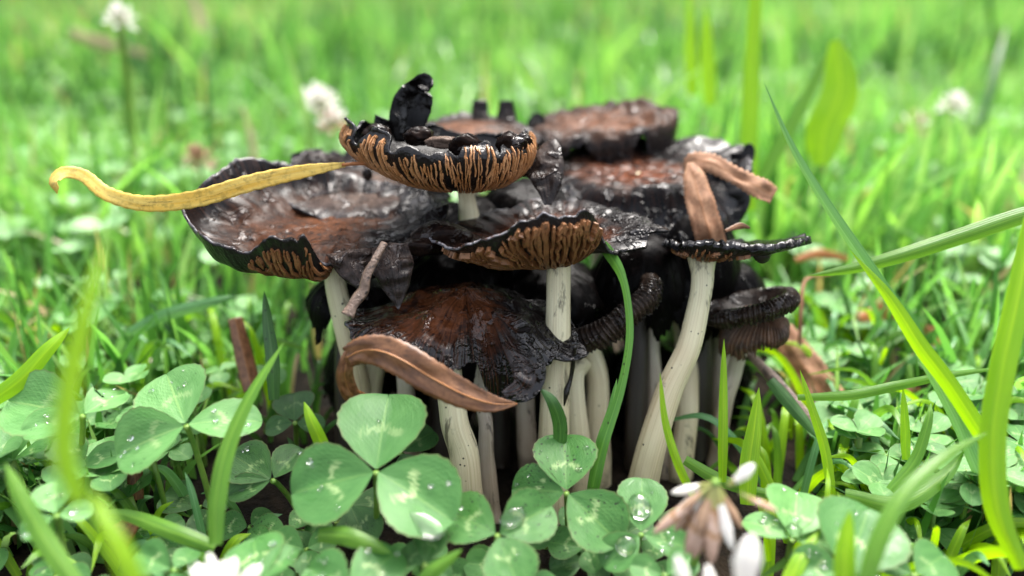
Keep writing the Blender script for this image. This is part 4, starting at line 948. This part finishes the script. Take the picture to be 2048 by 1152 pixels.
tangle(18, 430, 660, 800, 980, 0, 'dark thin grass blade in the shade at the left foot of the clump', 'shaded blades at the foot of the clump', .8, 1.8, 9, (.08, .14), ('blade_dark',))
tangle(14, 1430, 1600, 800, 960, 0, 'thin grass blade at the right foot of the clump', 'blades at the right foot of the clump', .9, 1.8, 10, (.08, .14), ('blade', 'blade_dark', 'blade_lime'))

# ------------------------------------------------------------------ clover
def leaflet_pts(t, u, fold=.22, cup=.12, seed=0.0, serr=0.0):
    t = np.asarray(t, float); u = np.asarray(u, float)
    wv = np.where(t < .6, np.sin(np.pi / 2 * np.clip(t / .6, 0, 1)) ** .85, np.sqrt(np.clip(1 - ((t - .6) / .4) ** 2, 0, 1)))
    wv = wv * .5 + .012
    tt = t - .05 * np.exp(-(u / .3) ** 2) * t ** 6
    y = u * wv
    if serr is not None and np.any(serr): y = y * (1 + serr * (np.abs(u) > .99))
    z = fold * np.abs(y) - cup * t * t + .035 * vnoise(tt * 3 + seed, y * 4 + seed * 2, seed + .5) * t
    return np.stack([tt, y, z], -1)

def leaflet_mesh(name, mat, nt=18, nu=11, fold=.22, cup=.12, seed=0.0, bite=False):
    tv = 1 - (1 - np.linspace(0, 1, nt)) ** 1.5; uv_ = np.linspace(-1, 1, nu)
    T, U = np.meshgrid(tv, uv_, indexing='ij')
    sr = np.zeros_like(T); sr[::2] = .018; sr[1::2] = -.018
    V = leaflet_pts(T, U, fold, cup, seed, sr)
    if bite:
        m = (T > .6) & (U > .2); V[m] = V[m] * [.82, .7, 1]
    F = grid_faces(nt, nu)
    A = np.stack([T, U, 0 * T], -1).reshape(-1, 3)
    return make_mesh(name, V.reshape(-1, 3), F, mat, pts_attr={'rib': A})

LM = {}
for mk in ('clover', 'clover_pale', 'clover_ink', 'clover_dark'):
    LM[mk] = [leaflet_mesh('leaflet', M[mk], fold=f, cup=c, seed=sd_) for f, c, sd_ in ((.22, .10, 1.3), (.34, .16, 4.1), (.12, .2, 8.7), (.28, .02, 12.2))]
LMB = leaflet_mesh('leaflet', M['clover_pale'], fold=.3, cup=.15, seed=3.3, bite=True)

drops = []
def place_leaflet(root, joint, tip, wr=.95, roll=0.0, me=None, name='leaflet', nup=None, label=None):
    d = np.asarray(tip, float) - joint; L = np.linalg.norm(d); d /= L
    up = np.array([0, -.45, .85]) if nup is None else np.asarray(nup, float)
    n = up - d * np.dot(up, d); n /= np.linalg.norm(n)
    s = np.cross(n, d)
    c, q = math.cos(roll), math.sin(roll); n, s = n * c + s * q, s * c - n * q
    base = np.array(root.location) / S
    mtx = Matrix(((d[0] * L, s[0] * L * wr, n[0] * L, (joint[0] - base[0]) * S), (d[1] * L, s[1] * L * wr, n[1] * L, (joint[1] - base[1]) * S),
                  (d[2] * L, s[2] * L * wr, n[2] * L, (joint[2] - base[2]) * S), (0, 0, 0, 1)))
    o = bpy.data.objects.new(name, me); COL.objects.link(o); o.parent = root; o.matrix_basis = mtx
    if label: o['label'] = label
    return joint, d * L, s * L * wr, n * L

def clover(label, j, tips, mat='clover', foot=None, group=None, var=0, wr=.95, nup=None, bite=None, stalk=True, rad=.045):
    joint = P(*j)
    if foot is None: foot = joint + np.array([.25 * (1 if var % 2 else -1), .45, 0])
    foot = np.array([foot[0], foot[1], ground_z(foot[0], foot[1]) - .1])
    root = thing('clover', foot, label, 'clover', group)
    if stalk:
        V, F, A = tube([foot, foot * .55 + joint * .45 + (0, .1, 0), joint * .85 + foot * .15 + (0, .06, 0), joint - (0, 0, .015)], [rad * 1.1, rad, rad * .9, rad * .95], 16, 8)
        obj('stalk', V, F, M['petiole'], root)
    frames = []
    for k, tp in enumerate(tips):
        tip = P(tp[0], tp[1], j[2] + tp[2])
        ro = tp[3] if len(tp) > 3 else 0.0; w_ = tp[4] if len(tp) > 4 else wr
        dd = tip - joint; st = joint + dd / np.linalg.norm(dd) * .04
        me = LMB if bite == k else LM[mat][(var + k) % 4]
        frames.append(place_leaflet(root, st, tip, w_, ro, me, nup=nup))
    return frames

HC = {}
HC['c1'] = clover('large sharp clover in front of the clump, right leaflet rimmed with water', (752, 943, 10.5), [(776, 785, .85, 0, 1.0), (578, 985, -.05, 0, .95), (908, 1032, -.35, .25, .98)], 'clover', var=3, nup=(0, -.62, .75), foot=P(748, 1130, 11.6))
HC['c2'] = clover('large clover at the left below the yellow leaf, droplets on its upper leaflet', (372, 850, 11.0), [(328, 742, .55, 0, 1.05), (222, 905, -.1, 0, .9), (518, 824, .15, .35, .75)], 'clover_pale', var=0, nup=(0, -.62, .75), foot=P(420, 990, 11.8))
HC['c3'] = clover('ink-spattered clover at the foot of the thickest stem', (1133, 985, 11.0), [(1128, 862, .6, 0, 1.0), (1020, 975, .15, .35, .95), (1240, 1085, -.35, -.1, .95)], 'clover_ink', var=1, foot=P(1140, 1110, 11.9))
HC['c4'] = clover('specked clover at the bottom centre, water in its right leaflet', (995, 1070, 10.3), [(885, 1010, .35, .1, .9), (1105, 1010, .3, -.2, .9), (1040, 1175, -.5, 0, 1.0)], 'clover_ink', var=2, foot=P(985, 1190, 11.0))
HC['c5'] = clover('clover right of the spattered one, holding a big water drop', (1282, 1068, 10.7), [(1285, 952, .55, 0, .85), (1205, 1130, -.2, 0, .8), (1385, 1090, -.1, 0, .7)], 'clover', var=0, foot=P(1270, 1150, 11.3))
HC['c6'] = clover('clover beside the pink flower with a round water drop at its centre', (1585, 1078, 10.2), [(1600, 972, .7, 0, 1.0), (1490, 1028, .3, -.3, .75), (1690, 1088, .1, .2, .75)], 'clover_pale', var=1, foot=P(1575, 1200, 10.9))
HC['c7'] = clover('clover at the left edge with a chewed wet leaflet', (165, 830, 11.3), [(250, 775, .5, 0, .9), (12, 800, .1, .2, .85), (40, 862, -.3, 0, .7)], 'clover_pale', var=2, bite=0, foot=P(120, 980, 12))
HC['c8'] = clover('clover at the lower left edge, three small rounded leaflets', (112, 1030, 9.8), [(110, 960, .4, 0, 1), (185, 1020, .1, .1, .8), (38, 1072, -.2, 0, .8)], 'clover_pale', var=3, foot=P(110, 1200, 10.4))
HC['c9'] = clover('clover cut by the bottom edge at lower right', (1690, 1150, 9.6), [(1742, 1010, .6, 0, 1.1), (1580, 1125, .1, 0, .9), (1780, 1200, -.2, 0, .9)], 'clover', var=0)
HC['c10'] = clover('clover at the bottom edge below the large sharp one', (700, 1190, 9.6), [(610, 1130, .3, 0, 1.0), (795, 1088, .5, 0, .85), (700, 1270, -.2)], 'clover', var=1)
HC['c11'] = clover('clover at the bottom left of centre with a brown-edged leaflet', (520, 1165, 9.6), [(500, 1062, .6, 0, 1.0), (590, 1095, .4, .2, .7), (420, 1190, 0)], 'clover', var=2)
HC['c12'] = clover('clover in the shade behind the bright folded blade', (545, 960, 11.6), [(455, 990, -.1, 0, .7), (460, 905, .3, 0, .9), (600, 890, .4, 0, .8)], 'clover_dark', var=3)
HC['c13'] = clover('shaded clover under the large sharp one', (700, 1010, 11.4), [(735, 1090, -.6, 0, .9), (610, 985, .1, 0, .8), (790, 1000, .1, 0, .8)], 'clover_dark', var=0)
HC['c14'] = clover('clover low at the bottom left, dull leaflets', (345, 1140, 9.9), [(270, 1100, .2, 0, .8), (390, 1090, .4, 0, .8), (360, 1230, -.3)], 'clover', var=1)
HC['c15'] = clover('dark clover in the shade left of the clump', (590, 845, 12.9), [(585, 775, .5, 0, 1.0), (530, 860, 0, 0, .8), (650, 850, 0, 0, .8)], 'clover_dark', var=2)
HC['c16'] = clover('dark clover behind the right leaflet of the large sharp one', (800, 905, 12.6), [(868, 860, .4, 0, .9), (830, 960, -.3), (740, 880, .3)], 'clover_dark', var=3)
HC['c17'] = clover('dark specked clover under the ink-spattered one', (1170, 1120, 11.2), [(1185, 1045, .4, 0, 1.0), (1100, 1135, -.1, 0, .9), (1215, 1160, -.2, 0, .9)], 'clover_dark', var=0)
HC['c18'] = clover('clover in the bottom right corner behind the large lime blade', (1985, 990, 11.6), [(2040, 930, .5, 0, 1.0), (2060, 1030, -.2, 0, .9), (1930, 960, .2, 0, .9)], 'clover_pale', var=1)
HC['c19'] = clover('clover at the bottom centre left of the ink-specked pair', (850, 1130, 10.0), [(800, 1090, .3, 0, .9), (900, 1160, -.2, 0, .9), (870, 1050, .5, 0, .8)], 'clover_dark', var=2)
HC['c20'] = clover('clover peeping from the bottom edge under the white flower', (1330, 1150, 10.0), [(1260, 1130, .1, 0, .9), (1390, 1110, .2, 0, .9), (1310, 1230, -.3)], 'clover', var=3)
HC['c21'] = clover('clover at bottom right behind the stubby blade', (1830, 1150, 9.8), [(1760, 1120, .2, 0, .9), (1900, 1100, .3, 0, .9), (1850, 1230, -.3)], 'clover', var=1)

rc = random.Random(12)
for k in range(30):
    px, py = rc.uniform(380, 1420), rc.uniform(1000, 1230)
    if rc.random() < .25: px, py = rc.uniform(-40, 420), rc.uniform(980, 1200)
    b = G(px, py); d0 = float(np.dot(b - CAMP, FWD)) - rc.uniform(.25, .55)
    a0 = rc.uniform(0, 6.28); q = 1536 / d0 * rc.uniform(.42, .66); tp = []
    for z in range(3):
        aa = a0 + 2.094 * z; tp.append((px + q * math.cos(aa), py - q * .62 * math.sin(aa), .35 * math.sin(aa), rc.uniform(-.2, .2), .95))
    clover('small dull clover low between the larger foreground clovers', (px, py, d0), tp, rc.choice(['clover_dark', 'clover', 'clover_ink']), var=rc.randint(0, 3), group='small low clovers in the foreground', rad=.03)
# rain drops on the clover
def drop_mesh():
    n, m = 9, 16
    th = np.linspace(0, math.pi, n); ph = np.linspace(0, 2 * math.pi, m, endpoint=False)
    V = [[math.sin(a) * math.cos(b), math.sin(a) * math.sin(b), .62 * math.cos(a) if a < 1.6 else .3 * math.cos(a)] for a in th for b in ph]
    F = [[i * m + j, (i + 1) * m + j, (i + 1) * m + (j + 1) % m, i * m + (j + 1) % m] for i in range(n - 1) for j in range(m)]
    return make_mesh('water_drop', np.array(V), F, M['water'])
DM = drop_mesh()
def drop(frame, t, u, r, label, flat=1.0, sx=1.0):
    j, d, s, n = frame
    q = leaflet_pts(t, u, .22, .1, 1.3)
    p = j + d * q[0] + s * q[1] + n * q[2]
    nn = n / np.linalg.norm(n); dn = d / np.linalg.norm(d); sn = np.cross(nn, dn)
    p = p + nn * r * .25
    o = bpy.data.objects.new('water_drop', DM); COL.objects.link(o)
    o.matrix_basis = Matrix(((dn[0] * r * sx, sn[0] * r, nn[0] * r * flat, p[0] * S), (dn[1] * r * sx, sn[1] * r, nn[1] * r * flat, p[1] * S), (dn[2] * r * sx, sn[2] * r, nn[2] * r * flat, p[2] * S), (0, 0, 0, 1)))
    tag(o, label, 'water drop', 'rain drops on the clover leaves')
rr_ = random.Random(3)
drop(HC['c6'][0], .06, 0, .13, 'large round water drop at the centre of the clover beside the pink flower')
drop(HC['c5'][0], .42, .1, .17, 'large flat water drop on the upper leaflet right of the spattered clover', .7, 1.2)
drop(HC['c5'][1], .35, 0, .15, 'round water drop on the lower leaflet right of the spattered clover', .7)
drop(HC['c4'][1], .3, .35, .13, 'shiny water pool in the right leaflet of the bottom specked clover', .6, 1.5)
drop(HC['c1'][2], .80, -.62, .15, 'crescent of water on the rim of the large sharp clover leaflet', .22, 1.9)
nm = {'c1': 'large sharp clover', 'c2': 'left clover below the yellow leaf', 'c3': 'ink-spattered clover', 'c4': 'specked bottom clover', 'c5': 'clover holding the big drop', 'c6': 'clover beside the pink flower',
      'c7': 'chewed clover at the left edge', 'c8': 'lower left clover', 'c9': 'bottom right clover', 'c10': 'bottom edge clover', 'c12': 'shaded clover behind the folded blade', 'c11': 'brown-edged clover'}
for key in nm:
    for fr in HC[key]:
        for k in range(rr_.randint(3, 5)):
            drop(fr, rr_.uniform(.3, .92), rr_.uniform(-.75, .75), rr_.choice([.018, .022, .028, .04, .05]), 'small clear rain drop beaded on the ' + nm[key])

# ------------------------------------------------------------------ clover flowers
def floret_mesh(mat, calyx=True):
    prof = [(0, .03), (.12, .06), (.28, .075), (.45, .10), (.65, .13), (.85, .09), (.97, .04), (1.0, .005)]
    n, m = len(prof), 8; V = []
    for t, r in prof:
        for j in range(m):
            a = 2 * math.pi * j / m
            V.append([t, r * math.cos(a) * 1.25, r * math.sin(a) * .75 + .10 * t * t])
    F = [[i * m + j, i * m + (j + 1) % m, (i + 1) * m + (j + 1) % m, (i + 1) * m + j] for i in range(n - 1) for j in range(m)]
    fm = [1 if calyx and i // m < 2 else 0 for i in range(len(F))]
    return make_mesh('floret', np.array(V), F, [mat, M['sepal']], fmat=fm)
FL = {k: floret_mesh(M[k]) for k in ('petal_white', 'petal_pink', 'petal_brown')}
def floret(root, p, d, L, kind, wide=1.0):
    d = np.asarray(d, float); d /= np.linalg.norm(d)
    up = np.array([.1, -.2, 1.0]); s = np.cross(up, d); s /= np.linalg.norm(s) + 1e-9; n = np.cross(d, s)
    base = np.array(root.location) / S
    o = bpy.data.objects.new('floret', FL[kind]); COL.objects.link(o); o.parent = root
    o.matrix_basis = Matrix(((d[0] * L, s[0] * L * wide, n[0] * L * wide, (p[0] - base[0]) * S), (d[1] * L, s[1] * L * wide, n[1] * L * wide, (p[1] - base[1]) * S), (d[2] * L, s[2] * L * wide, n[2] * L * wide, (p[2] - base[2]) * S), (0, 0, 0, 1)))
def flower(label, c, kinds, L, n, lo, hi, seed, lean=(0, 0, 0), stalk=True, group=None, r0=.06, thin=1.0, sr=.05):
    """florets between elevations lo..hi (degrees) round the head centre c"""
    c = np.asarray(c, float); r = random.Random(seed)
    foot = np.array([c[0] + .3 * (r.random() - .5) - (.9 if sr > .1 else 0), c[1] + .4, ground_z(c[0], c[1] + .4)])
    root = thing('clover_flower', foot, label, 'flower', group)
    if stalk:
        V, F, A = tube([foot, foot * .5 + c * .5 + (0, .15, 0), c], [sr * 1.2, sr, sr], 14, 8)
        obj('stalk', V, F, M['petiole'], root)
    for k in range(n):
        az = 2.39996 * k + r.uniform(-.3, .3) * (thin < 1) * 2; el = R(lo + (hi - lo) * (k + .5) / n + r.uniform(-8, 8) * (1.8 if thin < 1 else 1))
        d = np.array([math.cos(az) * math.cos(el), math.sin(az) * math.cos(el), math.sin(el)]) + np.asarray(lean)
        floret(root, c + d * r0, d, L * (r.uniform(.85, 1.15) if thin == 1 else r.uniform(.5, 1.2)), r.choice(kinds), thin * r.uniform(.8, 1.2))
    return root
f1 = flower('fading pink-brown clover flower with drooping florets in the foreground', P(1432, 962, 9.2), ['petal_pink', 'petal_pink', 'petal_pink', 'petal_white', 'petal_brown'], .78, 46, -89, -48, 4, (-.22, -.05, -.2), thin=.72)
floret(f1, P(1455, 972, 9.1), P(1500, 942, 9.0) - P(1455, 972, 9.1), .42, 'petal_white', 1.3)
floret(f1, P(1478, 985, 9.0), P(1560, 1030, 9.0) - P(1478, 985, 9.0), .5, 'petal_pink', .7)
f2 = flower('white clover flower blurred at the bottom edge under the pink one', P(1440, 1260, 8.2), ['petal_white'], .6, 8, 10, 50, 5)
floret(f2, P(1390, 1210, 8.2), P(1330, 1080, 8.1) - P(1390, 1210, 8.2), .62, 'petal_white', .9)
floret(f2, P(1485, 1220, 8.0), P(1495, 1060, 8.0) - P(1485, 1220, 8.0), .82, 'petal_white', 1.2)
flower('white clover flower peeking over the bottom edge at the left', P(445, 1205, 8.6), ['petal_white'], .48, 22, 5, 85, 6)
def far_flower(label, px, py, d, kinds, L, seed, n=26, group=None, lo=-30, hi=85, sr=.05): return flower(label, P(px, py, d), kinds, L, n, lo, hi, seed, group=group, r0=.1, sr=sr)
far_flower('white clover flower blurred in the lawn behind the top cap', 640, 212, 25, ['petal_white'], .62, 7)
far_flower('white clover flower blurred in the lawn at the upper right', 1905, 215, 26, ['petal_white'], .5, 8)
far_flower('greenish white flower head on a tall straight stalk at the upper left', 240, 42, 23, ['petal_white', 'petal_white', 'petal_white'], .42, 9, sr=.13)
far_flower('round brown withered clover head behind the left saucer', 398, 325, 22, ['petal_brown'], .45, 10)
far_flower('pale pinkish clover head right below the blurred white flower', 665, 252, 24.5, ['petal_pink', 'petal_white'], .5, 11)
far_flower('pinkish white clover bud left of the upper right white flower', 1825, 255, 25, ['petal_pink', 'petal_white'], .5, 12, 14)
far_flower('tiny white flower far off at the right edge', 2040, 178, 60, ['petal_white'], .7, 13, 14)
for k, (px, py0, py1, d, wv) in enumerate([(510, 215, 330, 26, .3), (400, -20, 60, 45, .7), (200, 55, 40, 40, .8)]):
    lb = ['pale straw blade blurred above the left saucer', 'straw-coloured dry blade blurred at the top left', 'beige dry leaf lying blurred at the top left'][k]
    p = [P(px, py1, d), P(px - 8, (py0 + py1) / 2, d), P(px - 25, py0, d)] if k != 2 else [P(140, 65, d), P(200, 85, d), P(300, 110, d)]
    leaf_thing('dry_blade', lb, 'dry grass', p, [wv * .7, wv * .7, wv * .3], M['straw'], fold=.2, seed=30 + k)

# ------------------------------------------------------------------ clover of the lawn: 270 single plants, the rest as one mass
def low_leaflet(mat, seed, nt=6, nu=3, fold=.25):
    return leaflet_mesh('leaflet', mat, nt, nu, fold, .12, seed)
LL = [low_leaflet(M[m], s, 8, 5) for m, s in (('clover_pale', 1.1), ('clover', 2.2), ('clover_pale', 5.5))]
Vp, Fp, Ap = tube([(0, 0, -1.6), (.05, 0, -.8), (0, 0, 0)], [.05, .045, .045], 5, 5)
PM = make_mesh('stalk', Vp, Fp, M['petiole'])
def blocked(x, y):
    return ((x - .6) / 5.0) ** 2 + ((y - 13.6) / 4.2) ** 2 < 1
cl = []
for k in range(4800):
    y = 9.5 + 210 * (rng.random() ** 2.1); hw = y * .78 + 3
    x = rng.uniform(-hw, hw)
    dens = .5 + .5 * float(vnoise(x * .12 + 3, y * .12, 8.8))
    if rng.random() > .25 + .9 * dens or blocked(x, y): continue
    if y < 12.5 and abs(x) < 5.5: continue
    if y < 26 and rng.random() < .45: continue
    cl.append((x, y, rng.uniform(.7, 1.5) if y < 18 else rng.uniform(1.0, 2.3), rng.uniform(0, 6.283), rng.uniform(.4, .68) if y < 18 else rng.uniform(.45, .85), rng.uniform(-.3, .6), int(rng.integers(0, 3))))
cl.sort(key=lambda c: c[1])
single, mass = cl[:240], cl[240:]
for (x, y, h, az, L, el, v) in single:
    look = ('small ' if L < .5 else 'broad-leaved ' if L > .62 else '') + ('green' if v == 1 else 'pale')
    far = 'close beside' if y < 17.5 else 'a little way off' if y < 24 else 'further off'
    where = 'left of' if x < -3.5 else 'right of' if x > 4 else 'behind'
    lab = f'{look} clover plant in the lawn {far}, {where} the clump' if far != 'close beside' else f'{look} clover plant in the lawn close by, {where} the clump'
    root = thing('clover', (x, y, ground_z(x, y)), lab, 'clover', 'lawn clover: ' + lab)
    st = bpy.data.objects.new('stalk', PM); COL.objects.link(st); st.parent = root; st.location = (0, 0, h * S); st.scale = (1, 1, (h + .3) / 1.6)
    j = np.array([x, y, ground_z(x, y) + h])
    for q in range(3):
        a = az + q * 2.094 + rng.uniform(-.15, .15); e = el + rng.uniform(-.2, .2)
        d = np.array([math.cos(a) * math.cos(e), math.sin(a) * math.cos(e), math.sin(e)]) * L
        place_leaflet(root, j, j + d, rng.uniform(.85, 1.0), rng.uniform(-.2, .2), LL[v], nup=(0, -.1, 1))
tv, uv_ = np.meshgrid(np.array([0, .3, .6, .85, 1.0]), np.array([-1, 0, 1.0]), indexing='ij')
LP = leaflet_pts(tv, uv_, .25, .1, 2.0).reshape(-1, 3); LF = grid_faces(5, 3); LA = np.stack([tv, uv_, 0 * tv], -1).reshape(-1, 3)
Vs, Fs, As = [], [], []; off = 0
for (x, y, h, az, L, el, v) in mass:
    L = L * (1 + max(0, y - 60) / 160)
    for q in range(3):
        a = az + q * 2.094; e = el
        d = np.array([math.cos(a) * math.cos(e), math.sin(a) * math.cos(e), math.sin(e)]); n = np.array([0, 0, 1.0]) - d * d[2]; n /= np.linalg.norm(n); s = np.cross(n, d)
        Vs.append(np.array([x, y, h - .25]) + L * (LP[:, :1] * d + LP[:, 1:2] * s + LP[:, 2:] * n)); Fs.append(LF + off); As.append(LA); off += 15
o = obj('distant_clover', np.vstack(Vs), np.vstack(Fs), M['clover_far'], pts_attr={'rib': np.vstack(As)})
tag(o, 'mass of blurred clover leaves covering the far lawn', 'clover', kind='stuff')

# ------------------------------------------------------------------ lawn grass
def lawn(N, y0, y1, hmin, hmax, wmin, wmax, power, seed, edge=.8, lime=0.0):
    r = np.random.default_rng(seed)
    y = y0 + (y1 - y0) * r.random(N) ** power; x = r.uniform(-1, 1, N) * (y * edge + 4)
    dens = vnoise(x * .09, y * .09, seed + .1)
    keep = (r.random(N) < .58 + .95 * dens) & ~(((x - .6) / 4.6) ** 2 + ((y - 13.6) / 3.9) ** 2 < 1) & ~((y < 13) & (np.abs(x) < 5.5))
    keep &= ~((x < -.28 * y) & (y > 70) & (r.random(N) < .55))
    x, y, dens = x[keep], y[keep], dens[keep]; n = len(x)
    h = r.uniform(hmin, hmax, n) * (1 + .25 * vnoise(x * .05, y * .05, seed + 4.1))
    near = (np.abs(x - .3) < 6.8) & (y < 19); h = np.where(near, np.minimum(h, 2.2 * r.uniform(.6, 1.1, n)), h)
    fr = (y < 12.5); h = np.where(fr, np.minimum(h, 1.7), h)
    wv = r.uniform(wmin, wmax, n); az = r.uniform(0, 2 * np.pi, n); lean = r.uniform(.1, .85, n) ** 1.3
    tw = r.uniform(0, 2 * np.pi, n)
    tint = np.clip(.02 + .88 * r.random(n) + .5 * vnoise(x * .05, y * .05, seed + 2.2), 0, .92)
    dry = r.random(n); tint = np.where(dry < .03 + .08 * np.clip(vnoise(x * .02 + 4, y * .02, 3.3) + ((x < -.28 * y) & (y > 70)), 0, 1.5), .97 + .03 * r.random(n), tint); tint = np.where(dry > .93, .93, tint)
    lv = np.array([0, .3, .55, .78, 1.0]); wp = np.array([.8, 1, .9, .6, .03])
    V = np.zeros((n, 5, 2, 3), np.float32); A = np.zeros((n, 5, 2, 3), np.float32)
    sx, sy = np.cos(tw), np.sin(tw)
    for i, t in enumerate(lv):
        cx = x + np.cos(az) * lean * h * t ** 1.7; cy = y + np.sin(az) * lean * h * t ** 1.7
        cz = -.3 + (h + .1) * (t - .38 * lean * t ** 2.2)
        for k, sg in enumerate((-1, 1)):
            V[:, i, k, 0] = cx + sg * sx * wv * wp[i] / 2; V[:, i, k, 1] = cy + sg * sy * wv * wp[i] / 2; V[:, i, k, 2] = cz
            A[:, i, k, 0] = sg; A[:, i, k, 1] = t
    base = (np.arange(n) * 10)[:, None, None]; q = np.array([[0, 1, 3, 2], [2, 3, 5, 4], [4, 5, 7, 6], [6, 7, 9, 8]])[None]
    return V.reshape(-1, 3), (base + q).reshape(-1, 4), A.reshape(-1, 3), np.repeat(tint, 10)
def big_mesh(name, parts, mat):
    V = np.vstack([p[0] for p in parts]); A = np.vstack([p[2] for p in parts]); T = np.concatenate([p[3] for p in parts])
    off = 0; Fl = []
    for p in parts: Fl.append(p[1] + off); off += len(p[0])
    F = np.vstack(Fl).astype(np.int32)
    me = bpy.data.meshes.new(name)
    me.vertices.add(len(V)); me.vertices.foreach_set('co', (V * S).astype(np.float32).ravel())
    me.loops.add(F.size); me.loops.foreach_set('vertex_index', F.ravel())
    me.polygons.add(len(F)); me.polygons.foreach_set('loop_start', np.arange(0, F.size, 4, dtype=np.int32))
    me.polygons.foreach_set('use_smooth', np.ones(len(F), bool))
    for k, a in (('rib', A), ('tint', T)):
        at = me.attributes.new(k, 'FLOAT_VECTOR' if a.ndim == 2 else 'FLOAT', 'POINT'); at.data.foreach_set('vector' if a.ndim == 2 else 'value', a.astype(np.float32).ravel())
    me.materials.append(mat); me.update(); me.validate()
    o = bpy.data.objects.new(name, me); COL.objects.link(o); return o
lw = big_mesh('lawn_grass', [
    lawn(9500, 9.0, 40, 1.2, 3.6, .09, .22, 1.2, 31),
    lawn(15000, 20, 100, 2.0, 5.5, .14, .32, 1.2, 32),
    lawn(26000, 60, 320, 3.0, 7.0, .28, .6, 1.2, 33),
    lawn(260, 24, 110, 6.0, 10.0, .3, .6, 1.0, 35),
    lawn(9000, 250, 520, 4.0, 8.0, .6, 1.4, 1.2, 34)], M['turf'])
tag(lw, 'bright green blurred lawn grass all round the clump', 'grass', kind='stuff')

# ------------------------------------------------------------------ unseen foliage screen, added to darken sky reflections on the caps
M['shrub'] = m_simple('screen_leaves', (0.02, 0.05, 0.012), (0.045, 0.10, 0.02), .05, .5, .15)
r = np.random.default_rng(77); n = 14000
az = r.uniform(-1.25, 1.25, n); dist = 560 + 160 * r.random(n)
top = 430 + 140 * vnoise(az * 6, 0.5, 1.5) + 60 * vnoise(az * 19, .5, 6.5)
c = np.stack([np.sin(az) * dist, np.cos(az) * dist, top * r.random(n) ** .8], 1)
a, b = r.normal(size=(n, 3)), r.normal(size=(n, 3))
a /= np.linalg.norm(a, axis=1)[:, None]; b = np.cross(a, b); b /= np.linalg.norm(b, axis=1)[:, None]
L = r.uniform(9, 20, n)[:, None]
V = np.stack([c - a * L, c + b * L * .45, c + a * L, c - b * L * .45], 1).reshape(-1, 3)
hd = obj('unseen_foliage', V, np.arange(n * 4).reshape(-1, 4), M['shrub'], smooth=False)
tag(hd, 'unseen dark foliage screen added beyond the lawn to darken cap reflections', 'shrubs', kind='stuff')
